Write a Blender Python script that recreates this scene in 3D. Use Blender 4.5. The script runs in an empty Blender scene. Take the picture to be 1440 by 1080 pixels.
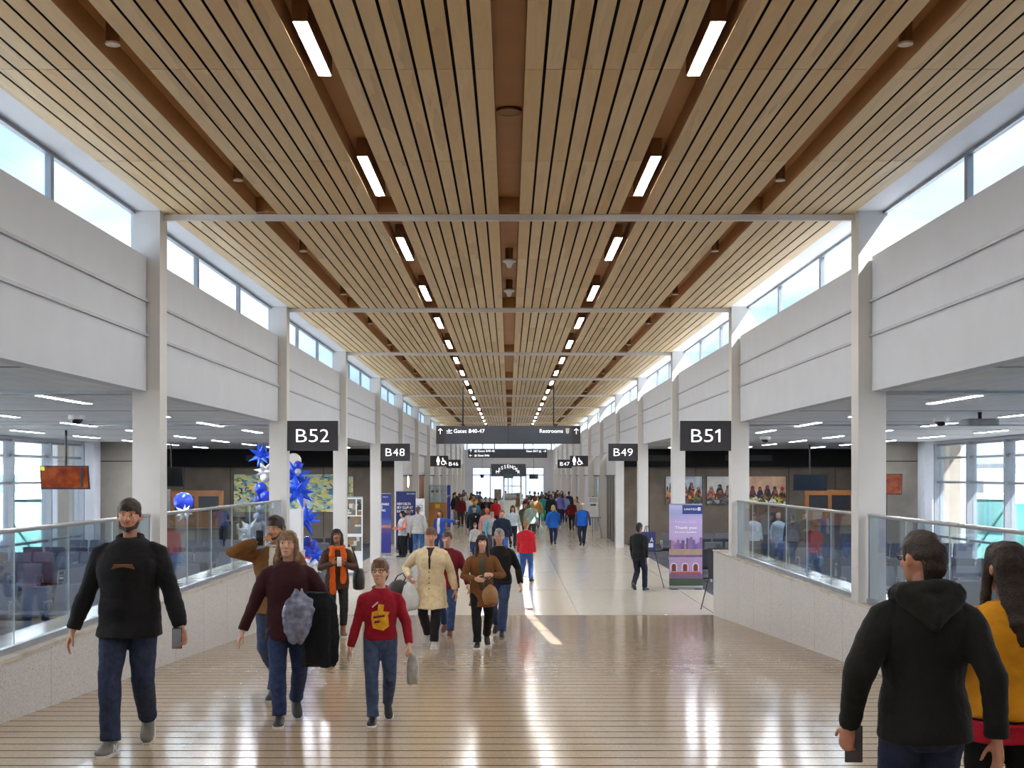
import bpy, bmesh, math, random
from mathutils import Vector, Matrix, noise
R = math.radians
rnd = random.Random(7)
sc = bpy.context.scene
COL = sc.collection
F = 1750.0; PX = 716.0; PY = 668.0; H0 = 2.95      # focal length in pixels, vanishing point, eye height
RY0 = 26.2; RS = .054                               # the ramp starts to rise here, towards the camera
def ramp(y): return max(0.0, RS * (RY0 - y))
def atx(px, Y): return (px - PX) * Y / F
def atz(py, Y): return H0 - (py - PY) * Y / F
def lin(h):
    h = h.lstrip('#'); o = []
    for i in (0, 2, 4):
        c = int(h[i:i + 2], 16) / 255
        o.append(c / 12.92 if c <= .04045 else ((c + .055) / 1.055) ** 2.4)
    return (o[0], o[1], o[2], 1)
# ------------------------------------------------------------------ materials
class NT:
    def __init__(s, name):
        s.m = bpy.data.materials.new(name); s.m.use_nodes = True
        s.t = s.m.node_tree; s.t.nodes.clear()
        s.out = s.n('ShaderNodeOutputMaterial')
    def n(s, typ, **kw):
        nd = s.t.nodes.new(typ)
        for k, v in kw.items():
            if k.startswith('_'): setattr(nd, k[1:], v)
            else: s.set(nd, k.replace('__', ' '), v)
        return nd
    def set(s, nd, k, v):
        i = nd.inputs[int(k[1:])] if k[0] == 'i' and k[1:].isdigit() else nd.inputs[k]
        if isinstance(v, bpy.types.NodeSocket): s.t.links.new(v, i)
        else: i.default_value = v
    def pos(s): return s.n('ShaderNodeNewGeometry').outputs['Position']
    def obj(s): return s.n('ShaderNodeTexCoord').outputs['Object']
    def math(s, op, a, b=0.0, c=0.0):
        nd = s.n('ShaderNodeMath', _operation=op)
        s.set(nd, 'i0', a); s.set(nd, 'i1', b); s.set(nd, 'i2', c)
        return nd.outputs[0]
    def noise(s, vec, scale, detail=3, rough=.5):
        nd = s.n('ShaderNodeTexNoise', Scale=scale, Detail=detail, Roughness=rough)
        s.set(nd, 'Vector', vec); return nd
    def ramp(s, fac, stops, mode='LINEAR'):
        nd = s.n('ShaderNodeValToRGB'); cr = nd.color_ramp; cr.interpolation = mode
        while len(cr.elements) < len(stops): cr.elements.new(.5)
        for e, (p, c) in zip(cr.elements, stops): e.position = p; e.color = c
        s.set(nd, 'Fac', fac); return nd.outputs['Color']
    def mix(s, fac, a, b, typ='MIX'):
        nd = s.n('ShaderNodeMix', _data_type='RGBA', _blend_type=typ)
        s.set(nd, 'i0', fac); s.set(nd, 'i6', a); s.set(nd, 'i7', b)
        return nd.outputs[2]
    def bsdf(s, color, rough=.5, metal=0.0, spec=.5, bump=None, bstr=.2, bdist=.01, **kw):
        nd = s.n('ShaderNodeBsdfPrincipled')
        s.set(nd, 'Base Color', color); s.set(nd, 'Roughness', rough); s.set(nd, 'Metallic', metal)
        s.set(nd, 'Specular IOR Level', spec)
        if bump is not None:
            b = s.n('ShaderNodeBump', Strength=bstr, Distance=bdist); s.set(b, 'Height', bump)
            s.set(nd, 'Normal', b.outputs[0])
        for k, v in kw.items(): s.set(nd, k.replace('__', ' '), v)
        s.t.links.new(nd.outputs[0], s.out.inputs[0]); return nd
CACHE = {}
def M(hexc, rough=.55, metal=0.0, var=.12, scale=9.0, bump=0.0, bscale=None, spec=.5, name=None, sheen=0.0):
    key = (hexc, rough, metal, var, scale, bump, bscale, spec, sheen)
    if key in CACHE: return CACHE[key]
    t = NT(name or 'paint_' + hexc.lstrip('#'))
    c = lin(hexc); ob = t.obj(); nz = t.noise(ob, scale, 4)
    d = tuple(max(0, x * (1 - var)) for x in c[:3]) + (1,); e = tuple(min(1, x * (1 + var)) for x in c[:3]) + (1,)
    colr = t.ramp(nz.outputs['Fac'], [(.3, d), (.7, e)])
    b = None
    if bump: b = t.noise(ob, bscale or scale * 6, 3).outputs['Fac']
    kw = {'Sheen__Weight': sheen} if sheen else {}
    t.bsdf(colr, rough, metal, spec, b, bump, **kw)
    CACHE[key] = t.m; return t.m
def cloth(hexc): return M(hexc, .85, var=.12, scale=14, bump=.35, bscale=45, spec=.2, sheen=.04)
def denim(hexc): return M(hexc, .8, var=.3, scale=22, bump=.3, bscale=160, spec=.25)
def leather(hexc): return M(hexc, .42, var=.15, scale=20, bump=.2, bscale=90)
def skinm(hexc): return M(hexc, .5, var=.07, scale=30, spec=.4)
def hairm(hexc): return M(hexc, .5, var=.45, scale=60, bump=.5, bscale=120, spec=.35)
def EM(hexc, strength, var=.04):
    key = ('E', hexc, strength)
    if key in CACHE: return CACHE[key]
    t = NT('light_' + hexc.lstrip('#')); c = lin(hexc)
    nz = t.noise(t.obj(), 3.0, 2)
    colr = t.ramp(nz.outputs['Fac'], [(.2, tuple(x * (1 - var) for x in c[:3]) + (1,)), (.8, c)])
    e = t.n('ShaderNodeEmission', Strength=strength); t.set(e, 'Color', colr)
    t.t.links.new(e.outputs[0], t.out.inputs[0]); CACHE[key] = t.m; return t.m
def glass_mat(name, tint, refl=.06, edge=.9):
    t = NT(name)
    tr = t.n('ShaderNodeBsdfTransparent', Color=lin(tint))
    gl = t.n('ShaderNodeBsdfGlossy', Roughness=.02, Color=(1, 1, 1, 1))
    lw = t.n('ShaderNodeFresnel', IOR=1.45)
    nz = t.noise(t.obj(), .7, 1)
    f = t.math('MULTIPLY', lw.outputs[0], t.math('MULTIPLY_ADD', nz.outputs['Fac'], .2, edge))
    f = t.math('MINIMUM', f, .6)
    mx = t.n('ShaderNodeMixShader'); t.set(mx, 'Fac', f)
    t.t.links.new(tr.outputs[0], mx.inputs[1]); t.t.links.new(gl.outputs[0], mx.inputs[2])
    t.t.links.new(mx.outputs[0], t.out.inputs[0]); return t.m
# ------------------------------------------------------------------ meshes
class MB:
    def __init__(s): s.v = []; s.f = []
    def add(s, vs, fs):
        b = len(s.v); s.v += [tuple(p) for p in vs]; s.f += [tuple(b + i for i in q) for q in fs]; return s
    def box(s, x0, x1, y0, y1, z0, z1, rot=None, piv=None):
        if x0 > x1: x0, x1 = x1, x0
        vs = [Vector(p) for p in ((x0, y0, z0), (x1, y0, z0), (x1, y1, z0), (x0, y1, z0), (x0, y0, z1), (x1, y0, z1), (x1, y1, z1), (x0, y1, z1))]
        if rot is not None:
            c = Vector(piv) if piv else Vector(((x0 + x1) / 2, (y0 + y1) / 2, (z0 + z1) / 2))
            vs = [c + rot @ (p - c) for p in vs]
        return s.add(vs, [(0, 3, 2, 1), (4, 5, 6, 7), (0, 1, 5, 4), (1, 2, 6, 5), (2, 3, 7, 6), (3, 0, 4, 7)])
    def rbox(s, x0, x1, y0, y1, z0, z1, r=.02):
        pts = []
        for (cx, cy, a0) in ((x1 - r, y1 - r, 0), (x0 + r, y1 - r, 90), (x0 + r, y0 + r, 180), (x1 - r, y0 + r, 270)):
            for k in range(4):
                a = R(a0 + 30 * k); pts.append((cx + r * math.cos(a), cy + r * math.sin(a)))
        rr = r * .5
        cx, cy = (x0 + x1) / 2, (y0 + y1) / 2; sx = 1 - rr / max(.001, (x1 - x0) / 2); sy = 1 - rr / max(.001, (y1 - y0) / 2)
        ins = [(cx + (a - cx) * sx, cy + (b - cy) * sy) for a, b in pts]
        return s.rings([[(a, b, z0) for a, b in ins], [(a, b, z0 + rr) for a, b in pts], [(a, b, z1 - rr) for a, b in pts], [(a, b, z1) for a, b in ins]])
    def rings(s, rs, cap=True):
        n = len(rs[0]); b = len(s.v)
        for r in rs: s.v += [tuple(p) for p in r]
        for i in range(len(rs) - 1):
            for j in range(n):
                k = (j + 1) % n
                s.f.append((b + i * n + j, b + i * n + k, b + (i + 1) * n + k, b + (i + 1) * n + j))
        if cap:
            s.f.append(tuple(b + j for j in reversed(range(n)))); e = b + (len(rs) - 1) * n
            s.f.append(tuple(e + j for j in range(n)))
        return s
    def tube(s, pts, rad, n=10, ref=None, cap=True, rounded=False):
        pts = [Vector(p) for p in pts]
        if not isinstance(rad, (list, tuple)): rad = [rad] * len(pts)
        rad = [(r, r) if not isinstance(r, (list, tuple)) else r for r in rad]
        if rounded:
            d0 = (pts[0] - pts[1]).normalized(); d1 = (pts[-1] - pts[-2]).normalized(); r0, r1 = rad[0], rad[-1]
            a = max(r0); c = max(r1)
            pts = [pts[0] + d0 * a * .95, pts[0] + d0 * a * .65] + pts + [pts[-1] + d1 * c * .65, pts[-1] + d1 * c * .95]
            rad = [(r0[0] * .3, r0[1] * .3), (r0[0] * .76, r0[1] * .76)] + rad + [(r1[0] * .76, r1[1] * .76), (r1[0] * .3, r1[1] * .3)]
        rs = []; up = Vector(ref) if ref else None; px = None
        for i, p in enumerate(pts):
            a = pts[max(0, i - 1)]; c = pts[min(len(pts) - 1, i + 1)]
            d = (c - a).normalized()
            if px is None:
                u = up if up is not None else (Vector((0, 0, 1)) if abs(d.z) < .9 else Vector((0, 1, 0)))
                x = (u - d * u.dot(d)).normalized()
            else: x = (px - d * px.dot(d)).normalized()
            px = x; y = d.cross(x)
            rs.append([p + x * (rad[i][0] * math.cos(2 * math.pi * k / n)) + y * (rad[i][1] * math.sin(2 * math.pi * k / n)) for k in range(n)])
        return s.rings(rs, cap)
    def ell(s, c, r, nu=14, nv=9, mat=None):
        c = Vector(c); rs = []
        for i in range(1, nv):
            a = math.pi * i / nv - math.pi / 2
            rs.append([(r[0] * math.cos(a) * math.cos(2 * math.pi * j / nu), r[1] * math.cos(a) * math.sin(2 * math.pi * j / nu), r[2] * math.sin(a)) for j in range(nu)])
        b = len(s.v); vs = [(0, 0, -r[2])] + [p for q in rs for p in q] + [(0, 0, r[2])]
        fs = []
        for j in range(nu): fs.append((0, 1 + (j + 1) % nu, 1 + j))
        for i in range(nv - 2):
            for j in range(nu):
                k = (j + 1) % nu; fs.append((1 + i * nu + j, 1 + i * nu + k, 1 + (i + 1) * nu + k, 1 + (i + 1) * nu + j))
        e = len(vs) - 1; o = 1 + (nv - 2) * nu
        for j in range(nu): fs.append((o + j, o + (j + 1) % nu, e))
        vs = [c + (mat @ Vector(p) if mat is not None else Vector(p)) for p in vs]
        return s.add(vs, fs)
    def cyl(s, c, r, z0, z1, n=20, r2=None):
        r2 = r if r2 is None else r2
        return s.rings([[(c[0] + r * math.cos(2 * math.pi * k / n), c[1] + r * math.sin(2 * math.pi * k / n), z0) for k in range(n)],
                        [(c[0] + r2 * math.cos(2 * math.pi * k / n), c[1] + r2 * math.sin(2 * math.pi * k / n), z1) for k in range(n)]])
    def poly(s, pts, y0, y1):            # outline in x,z given anticlockwise seen from -y, thickness y0..y1 (y0 faces the viewer)
        n = len(pts)
        ar = sum(pts[i][0] * pts[(i + 1) % n][1] - pts[(i + 1) % n][0] * pts[i][1] for i in range(n))
        if ar < 0: pts = pts[::-1]
        vs = [(x, y0, z) for x, z in pts] + [(x, y1, z) for x, z in pts]
        fs = [tuple(range(n)), tuple(reversed(range(n, 2 * n)))] + [(i, i + n, (i + 1) % n + n, (i + 1) % n) for i in range(n)]
        return s.add(vs, fs)
    def disc(s, cx, cz, r, y0, y1, n=18, r2=None):
        return s.poly([(cx + r * math.cos(2 * math.pi * k / n), cz + (r2 or r) * math.sin(2 * math.pi * k / n)) for k in range(n)], y0, y1)
    def mesh(s, name):
        me = bpy.data.meshes.new(name); me.from_pydata(s.v, [], s.f); me.update(); return me
def obj(name, mb, mat, parent=None, loc=(0, 0, 0), rz=0, smooth=False, label=None):
    me = mb if isinstance(mb, bpy.types.Mesh) else mb.mesh(name)
    o = bpy.data.objects.new(name, me); COL.objects.link(o)
    if mat is not None:
        me.materials.clear()
        for m in (mat if isinstance(mat, (list, tuple)) else [mat]): me.materials.append(m)
    o.parent = parent; o.location = loc; o.rotation_euler = (0, 0, rz)
    if smooth:
        for p in me.polygons: p.use_smooth = True
    if label: o['label'] = label
    return o
def tag(o, label, cat, group=None, kind=None):
    o['label'] = label; o['category'] = cat
    if group: o['group'] = group
    if kind: o['kind'] = kind
    return o
def thing(name, label, cat, loc=(0, 0, 0), rz=0, group=None):
    o = bpy.data.objects.new(name, None); COL.objects.link(o); o.empty_display_size = .1
    o.location = loc; o.rotation_euler = (0, 0, rz); return tag(o, label, cat, group)
def struct(name, mb, mat, label=None):
    o = obj(name, mb, mat); o['kind'] = 'structure'
    if label: o['label'] = label
    return o
def dup(root, loc=None, rz=None, label=None, group=None):
    def cp(o, par):
        c = o.copy(); COL.objects.link(c); c.parent = par
        for ch in KIDS.get(o.name, []): cp(ch, c)
        return c
    KIDS = {}
    for o in list(COL.objects):
        if o.parent: KIDS.setdefault(o.parent.name, []).append(o)
    r = cp(root, None)
    if loc is not None: r.location = loc
    if rz is not None: r.rotation_euler = (0, 0, rz)
    if label: r['label'] = label
    if group: r['group'] = group
    return r
ORD = 'first second third fourth fifth sixth seventh eighth ninth tenth eleventh twelfth thirteenth fourteenth fifteenth sixteenth seventeenth eighteenth nineteenth twentieth'.split()
def ordw(i):
    if i < 20: return ORD[i]
    t = {2: 'twenty', 3: 'thirty', 4: 'forty'}[(i + 1) // 10]; u = (i + 1) % 10
    return (t[:-1] + 'ieth') if u == 0 else t + '-' + ORD[u - 1]
# ---- meshes that need a modifier or a font are finished together, after everything is linked
BAKE = []
def remesh(o, voxel, smooth=2, fold=0.0, fscale=9.0, seed=0.0):
    m = o.modifiers.new('r', 'REMESH'); m.mode = 'VOXEL'; m.voxel_size = voxel; m.use_smooth_shade = True
    if smooth:
        q = o.modifiers.new('s', 'SMOOTH'); q.factor = .5; q.iterations = smooth
    BAKE.append((o, fold, fscale, seed)); return o
TEXTS = []
def text(parent, s, x0, z0, h, y, mat, width=None, align='left', bold=.012, name='lettering', depth=.004):
    TEXTS.append((parent, s, x0, z0, h, y, mat, width, align, bold, name, depth))
FONTC = {}
def bake_all():
    dg = bpy.context.evaluated_depsgraph_get()
    out = []
    for o, fold, fs, seed in BAKE:
        out.append((o, bpy.data.meshes.new_from_object(o.evaluated_get(dg)), fold, fs, seed))
    for o, me, fold, fs, seed in out:
        mats = list(o.data.materials); o.modifiers.clear(); o.data = me; me.name = o.name
        if not len(me.materials):
            for m in mats: me.materials.append(m)
        if fold:
            ns = [v.normal.copy() for v in me.vertices]
            for v, n in zip(me.vertices, ns):
                p = v.co * fs; k = noise.noise(Vector((p.x, p.y, p.z * 1.5 + seed))) + .6 * abs(noise.noise(Vector((p.x * 2.1, p.y * 2.1, p.z * 3.6 + seed))))
                v.co += n * (fold * k)
        me.polygons.foreach_set('use_smooth', [True] * len(me.polygons))
    tmp = []
    for t in TEXTS:
        cu = bpy.data.curves.new('t', 'FONT'); cu.body = t[1]; cu.offset = t[9]; cu.resolution_u = 3
        o = bpy.data.objects.new('t', cu); COL.objects.link(o); tmp.append(o)
    dg = bpy.context.evaluated_depsgraph_get(); dg.update()
    for o, (par, s, x0, z0, h, y, mat, width, align, bold, name, depth) in zip(tmp, TEXTS):
        me = bpy.data.meshes.new_from_object(o.evaluated_get(dg))
        xs = [v.co.x for v in me.vertices]; ys = [v.co.y for v in me.vertices]
        if not xs: continue
        a, b, c, d = min(xs), max(xs), min(ys), max(ys)
        k = h / max(.01, d - c); kx = k if width is None else width / (b - a)
        off = {'left': x0, 'center': x0 - (b - a) * kx / 2, 'right': x0 - (b - a) * kx}[align]
        vs = [((v.co.x - a) * kx + off, y, (v.co.y - c) * k + z0) for v in me.vertices]
        n = len(vs); fs = [tuple(p.vertices) for p in me.polygons]
        fs = [f if (lambda q: (Vector(vs[q[1]]) - Vector(vs[q[0]])).cross(Vector(vs[q[2]]) - Vector(vs[q[1]])).y < 0)(f) else f[::-1] for f in fs]
        cnt = {}
        for f in fs:
            for i in range(len(f)):
                e = (f[i], f[(i + 1) % len(f)]); cnt[e] = cnt.get(e, 0) + 1
        side = [(e[1], e[0], e[0] + n, e[1] + n) for e in cnt if (e[1], e[0]) not in cnt]
        mb = MB(); mb.v = vs + [(p[0], p[1] + depth, p[2]) for p in vs]; mb.f = fs + side
        obj(name, mb, mat, par)
        cu = o.data; bpy.data.objects.remove(o); bpy.data.curves.remove(cu)
# ------------------------------------------------------------------ camera, sky, sun
cam_d = bpy.data.cameras.new('camera'); cam = bpy.data.objects.new('camera', cam_d); COL.objects.link(cam)
cam.location = (0, 0, H0); cam.rotation_euler = (R(90), 0, 0)
cam_d.sensor_width = 36; cam_d.lens = F / 1440 * 36; cam_d.shift_x = (720 - PX) / 1440; cam_d.shift_y = (PY - 540) / 1440
cam_d.clip_end = 600; sc.camera = cam
w = bpy.data.worlds.new('sky'); sc.world = w; w.use_nodes = True
wt = w.node_tree; wt.nodes.clear()
def wn(t, **kw):
    n = wt.nodes.new(t)
    for k, v in kw.items(): setattr(n, k, v)
    return n
tc = wn('ShaderNodeTexCoord'); mp = wn('ShaderNodeMapping'); mp.inputs['Scale'].default_value = (1, 1, 2.4)
wt.links.new(tc.outputs['Generated'], mp.inputs[0])
nz = wn('ShaderNodeTexNoise'); nz.inputs['Scale'].default_value = 2.6; nz.inputs['Detail'].default_value = 6
wt.links.new(mp.outputs[0], nz.inputs['Vector'])
cr = wn('ShaderNodeValToRGB'); cr.color_ramp.elements[0].position = .42; cr.color_ramp.elements[1].position = .62
cr.color_ramp.elements[0].color = lin('#a9cdf2'); cr.color_ramp.elements[1].color = lin('#f3f8ff')
wt.links.new(nz.outputs['Fac'], cr.inputs[0])
bg = wn('ShaderNodeBackground'); bg.inputs[1].default_value = 3.4
wt.links.new(cr.outputs[0], bg.inputs[0]); wo = wn('ShaderNodeOutputWorld'); wt.links.new(bg.outputs[0], wo.inputs[0])
sd = bpy.data.lights.new('sun', 'SUN'); sun = bpy.data.objects.new('sun', sd); COL.objects.link(sun)
sd.energy = 48; sd.angle = R(.35); sd.color = (1, .97, .93)
sun.rotation_euler = Vector((-.70, .55, -1)).to_track_quat('-Z', 'Y').to_euler()
vs = sc.view_settings
sc.display_settings.display_device = 'sRGB'
vs.view_transform = 'Standard'; vs.look = 'None'; vs.gamma = 1; vs.use_curve_mapping = False; vs.exposure = -0.36
cy = sc.cycles
cy.max_bounces = 10; cy.diffuse_bounces = 5; cy.glossy_bounces = 4; cy.transparent_max_bounces = 24; cy.transmission_bounces = 6
cy.sample_clamp_indirect = 6; cy.use_denoising = True; cy.caustics_reflective = False; cy.caustics_refractive = False
# ================================================================== the building
BAY = 8.74
def YK(k): return 15.48 + BAY * k
CZ = 6.2; YB = -13.0; YE = 127.0; YL = 53.5
white = M('#c6cad3', .55, var=.03, scale=2.0, name='white_wall_paint')
white2 = M('#e9e9ea', .5, var=.02, scale=2.0, name='white_soffit_paint')
colm = M('#d2d0cd', .5, var=.03, scale=2.0, name='white_column_paint')
finm = M('#aeb1b8', .45, metal=.2, var=.05, name='grey_shelf_trim')
blackm = M('#0c0b0a', .9, var=.2, name='black_backing')
brownm = M('#a87d52', .6, var=.06, scale=3, name='brown_channel_paint')
steel = M('#b6bac0', .3, metal=.85, var=.06, name='brushed_steel')
alum = M('#8d9299', .4, metal=.55, var=.05, name='window_aluminium')
darkmetal = M('#2a2b2f', .45, metal=.4, var=.1, name='dark_metal')
winglass = glass_mat('window_glass', '#f8fcff', edge=.4)
railglass = glass_mat('rail_glass', '#e6eef2', edge=.3); edgem = M('#dfeaf0', .2, var=.03, name='polished_glass_edge')
def wood_mat():
    t = NT('ceiling_oak'); g = t.n('ShaderNodeNewGeometry')
    p = t.n('ShaderNodeVectorMath', _operation='MULTIPLY'); t.set(p, 'i0', g.outputs['Position']); p.inputs[1].default_value = (1, .085, 1)
    off = t.n('ShaderNodeVectorMath', _operation='ADD'); t.set(off, 'i0', p.outputs[0])
    cmb = t.n('ShaderNodeCombineXYZ'); t.set(cmb, 'Y', t.math('MULTIPLY', g.outputs['Random Per Island'], 37.0)); t.set(off, 'i1', cmb.outputs[0])
    n1 = t.noise(off.outputs[0], 16, 5, .6); n1.inputs['Distortion'].default_value = 1.2
    n2 = t.noise(off.outputs[0], 3.2, 3)
    c1 = t.ramp(g.outputs['Random Per Island'], [(0, lin('#dabf90')), (.35, lin('#ecd4a6')), (.7, lin('#f2e0b8')), (1, lin('#e4cba0'))])
    c2 = t.mix(t.math('MULTIPLY', n1.outputs['Fac'], .55), c1, lin('#b39266'))
    c3 = t.mix(t.math('MULTIPLY', t.math('GREATER_THAN', n2.outputs['Fac'], .6), .18), c2, lin('#7d6248'))
    t.bsdf(c3, .5, spec=.35, bump=n1.outputs['Fac'], bstr=.05); return t.m
def terrazzo(name, base, dark, light, rough=.1, grooves=False, joints=False, vein=.12):
    t = NT(name); p = t.pos()
    big = t.noise(p, .55, 4, .6); med = t.noise(p, 5, 3)
    vo = t.n('ShaderNodeTexVoronoi', Scale=70.0); t.set(vo, 'Vector', p)
    chip = t.ramp(vo.outputs['Color'], [(0, lin(dark)), (.22, lin(base)), (.7, lin(base)), (.95, lin(light))])
    c = t.mix(.55, lin(base), chip)
    c = t.mix(t.math('MULTIPLY', big.outputs['Fac'], vein * 2), c, lin(dark))
    rg = t.math('MULTIPLY_ADD', med.outputs['Fac'], .09, rough - .03)
    sx = t.n('ShaderNodeSeparateXYZ'); t.set(sx, 0, p) if False else t.t.links.new(p, sx.inputs[0])
    if grooves:
        fr = t.math('FRACT', t.math('DIVIDE', sx.outputs['Y'], .305))
        ln = t.math('LESS_THAN', fr, .10)
        c = t.mix(t.math('MULTIPLY', ln, .92), c, lin('#2a2119')); rg = t.math('MULTIPLY_ADD', ln, .4, rg)
    if joints:
        fr = t.math('FRACT', t.math('DIVIDE', t.math('SUBTRACT', sx.outputs['Y'], 26.2), 5.8))
        ln = t.math('LESS_THAN', fr, .006)
        fx = t.math('FRACT', t.math('DIVIDE', t.math('ADD', sx.outputs['X'], 1.45), 2.9)); lx = t.math('LESS_THAN', fx, .005)
        c = t.mix(t.math('MULTIPLY', t.math('MAXIMUM', ln, lx), .6), c, lin('#5a5248'))
    wv = t.noise(p, 1.7, 2)
    if grooves: bs = t.bsdf(c, rg, spec=.5, bump=wv.outputs['Fac'], bstr=.12, bdist=.012); t.set(bs, 'Specular IOR Level', t.math('MULTIPLY_ADD', ln, -.5, .5))
    else: t.bsdf(c, rg, spec=.5, bump=wv.outputs['Fac'], bstr=.08, bdist=.01)
    return t.m
ramp_m = terrazzo('ramp_terrazzo', '#c4ad90', '#91795f', '#e0d1ba', .12, grooves=True)
flat_m = terrazzo('floor_terrazzo', '#d3cbbe', '#a89e90', '#ebe6dc', .12, joints=True, vein=.08)
def parapet_mat():
    t = NT('parapet_terrazzo'); p = t.pos()
    vo = t.n('ShaderNodeTexVoronoi', Scale=85.0); t.set(vo, 'Vector', p)
    chip = t.ramp(vo.outputs['Color'], [(0, lin('#8a8480')), (.22, lin('#cfccca')), (.75, lin('#dad8d7')), (1, lin('#f2f0ee'))])
    nz = t.noise(p, 1.2, 3)
    c = t.mix(t.math('MULTIPLY', nz.outputs['Fac'], .25), chip, lin('#bdb9b5'))
    sx = t.n('ShaderNodeSeparateXYZ'); t.t.links.new(p, sx.inputs[0])
    ln = t.math('LESS_THAN', t.math('FRACT', t.math('DIVIDE', sx.outputs['Y'], 1.46)), .008)
    c = t.mix(t.math('MULTIPLY', ln, .5), c, lin('#5f5a56'))
    t.bsdf(c, .25, spec=.5); return t.m
def cap_mat():
    t = NT('parapet_cap_stone'); p = t.pos(); nz = t.noise(p, 2.2, 5, .6); nz.inputs['Distortion'].default_value = .6
    c = t.ramp(nz.outputs['Fac'], [(.3, lin('#b8ad9a')), (.55, lin('#d0c8b8')), (.75, lin('#e2dccf'))])
    t.bsdf(c, .12, spec=.6); return t.m
def carpet_mat():
    t = NT('lounge_carpet'); p = t.pos(); nz = t.noise(p, 180, 2)
    mp = t.n('ShaderNodeMapping', _vector_type='POINT'); mp.inputs['Scale'].default_value = (2.0, .35, 1); t.set(mp, 'Vector', p)
    n2 = t.noise(mp.outputs[0], 1.5, 3)
    c = t.ramp(n2.outputs['Fac'], [(.35, lin('#2b2c31')), (.55, lin('#3d3e45')), (.7, lin('#565760'))])
    c = t.mix(.3, c, t.ramp(nz.outputs['Fac'], [(.3, lin('#1c1d20')), (.7, lin('#6a6b72'))]))
    t.bsdf(c, .95, spec=.1, bump=nz.outputs['Fac'], bstr=.4); return t.m
def lounge_ceiling_mat():
    t = NT('lounge_ceiling_panels'); p = t.pos(); nz = t.noise(p, 1.5, 2)
    sx = t.n('ShaderNodeSeparateXYZ'); t.t.links.new(p, sx.inputs[0])
    l1 = t.math('LESS_THAN', t.math('FRACT', t.math('DIVIDE', t.math('ADD', sx.outputs['Y'], .4), 4.37)), .035)
    l2 = t.math('LESS_THAN', t.math('FRACT', t.math('DIVIDE', t.math('ABSOLUTE', sx.outputs['X']), .305)), .05)
    c = t.ramp(nz.outputs['Fac'], [(.3, lin('#d5d7da')), (.7, lin('#e2e3e6'))])
    c = t.mix(t.math('MULTIPLY', l2, .3), c, lin('#6d7076'))
    c = t.mix(t.math('MULTIPLY', l1, .85), c, lin('#3f4147'))
    t.bsdf(c, .6); return t.m
def panel_mat(name, a, b, step=1.45, axis='X'):
    t = NT(name); p = t.pos(); nz = t.noise(p, 1.3, 4)
    sx = t.n('ShaderNodeSeparateXYZ'); t.t.links.new(p, sx.inputs[0])
    ln = t.math('LESS_THAN', t.math('FRACT', t.math('DIVIDE', t.math('ADD', sx.outputs[axis], 200.0), step)), .02)
    c = t.ramp(nz.outputs['Fac'], [(.35, lin(a)), (.65, lin(b))])
    c = t.mix(t.math('MULTIPLY', ln, .6), c, lin('#1b1a19'))
    t.bsdf(c, .55, spec=.3); return t.m
# --- floors
mb = MB(); z0 = ramp(YB); mb.add([(-4.32, YB, -.3), (4.32, YB, -.3), (4.32, RY0, -.3), (-4.32, RY0, -.3), (-4.32, YB, z0), (4.32, YB, z0), (4.32, RY0, 0), (-4.32, RY0, 0)],
      [(0, 3, 2, 1), (4, 5, 6, 7), (0, 1, 5, 4), (1, 2, 6, 5), (2, 3, 7, 6), (3, 0, 4, 7)])
struct('floor_ramp', mb, ramp_m, 'beige terrazzo ramp with thin dark cross grooves')
mb = MB(); mb.box(-5.0, 5.0, RY0, YL, -.3, 0); mb.box(-6.2, 6.2, YL, YE + 8, -.3, 0)
struct('floor', mb, flat_m, 'polished pale terrazzo concourse floor')
for nm, s in (('floor_carpet_left', -1), ('floor_carpet_right', 1)):
    mb = MB(); mb.box(s * 5.0, s * 15.4, YB, YL, -.3, 0.0); mb.box(s * 4.32, s * 5.0, YB, RY0, -.3, -.01)
    struct(nm, mb, carpet_mat(), 'dark grey gate lounge carpet')
# --- timber ceiling
groups = [(.128, 1.377, 8), (1.633, 2.882, 8), (3.138, 4.27, 7)]
mb = MB(); bk = MB(); chn = MB()
ys = []; y = 9.97 - 7 * 2.913
while y < YE: ys.append(y); y += 2.913
ys.append(YE)
for a, b, n in groups:
    for s in (-1, 1):
        wdt = (b - a) / n
        for i in range(n):
            x0 = a + wdt * i + (0 if i == 0 else .0125); x1 = a + wdt * (i + 1) - (0 if i == n - 1 else .0125)
            for j in range(len(ys) - 1):
                mb.box(s * x0, s * x1, ys[j] + .004, ys[j + 1] - .004, CZ, CZ + .006)
        bk.box(s * a, s * b, YB, YE, CZ + .05, CZ + .07)
struct('ceiling', mb, wood_mat(), 'slatted oak plank ceiling with black gaps')
struct('ceiling_backing', bk, blackm, 'black void above the ceiling slats')
for c0 in (0, -1.505, 1.505, -3.01, 3.01):
    chn.box(c0 - .128, c0 + .128, YB, YE, CZ + .2, CZ + .22)
    chn.box(c0 - .134, c0 - .1275, YB, YE, CZ + .004, CZ + .2); chn.box(c0 + .1275, c0 + .134, YB, YE, CZ + .004, CZ + .2)
    for k in range(-1, 13):
        chn.box(c0 - .127, c0 + .127, YK(k) - .05, YK(k) + .3, CZ + .012, CZ + .2)
struct('ceiling_channel', chn, brownm, 'brown recessed channels between plank groups')
mb = MB(); mb.box(-4.68, 4.68, YB, YE + .6, CZ + .34, CZ + .6); struct('roof', mb, blackm)
for s, nm in ((-1, 'left'), (1, 'right')):
    mb = MB(); mb.box(s * 4.27, s * 4.67, YB, YE, CZ + .003, CZ + .34); struct('ceiling_soffit_' + nm, mb, white2, 'white soffit strip above the clerestory windows')
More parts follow.
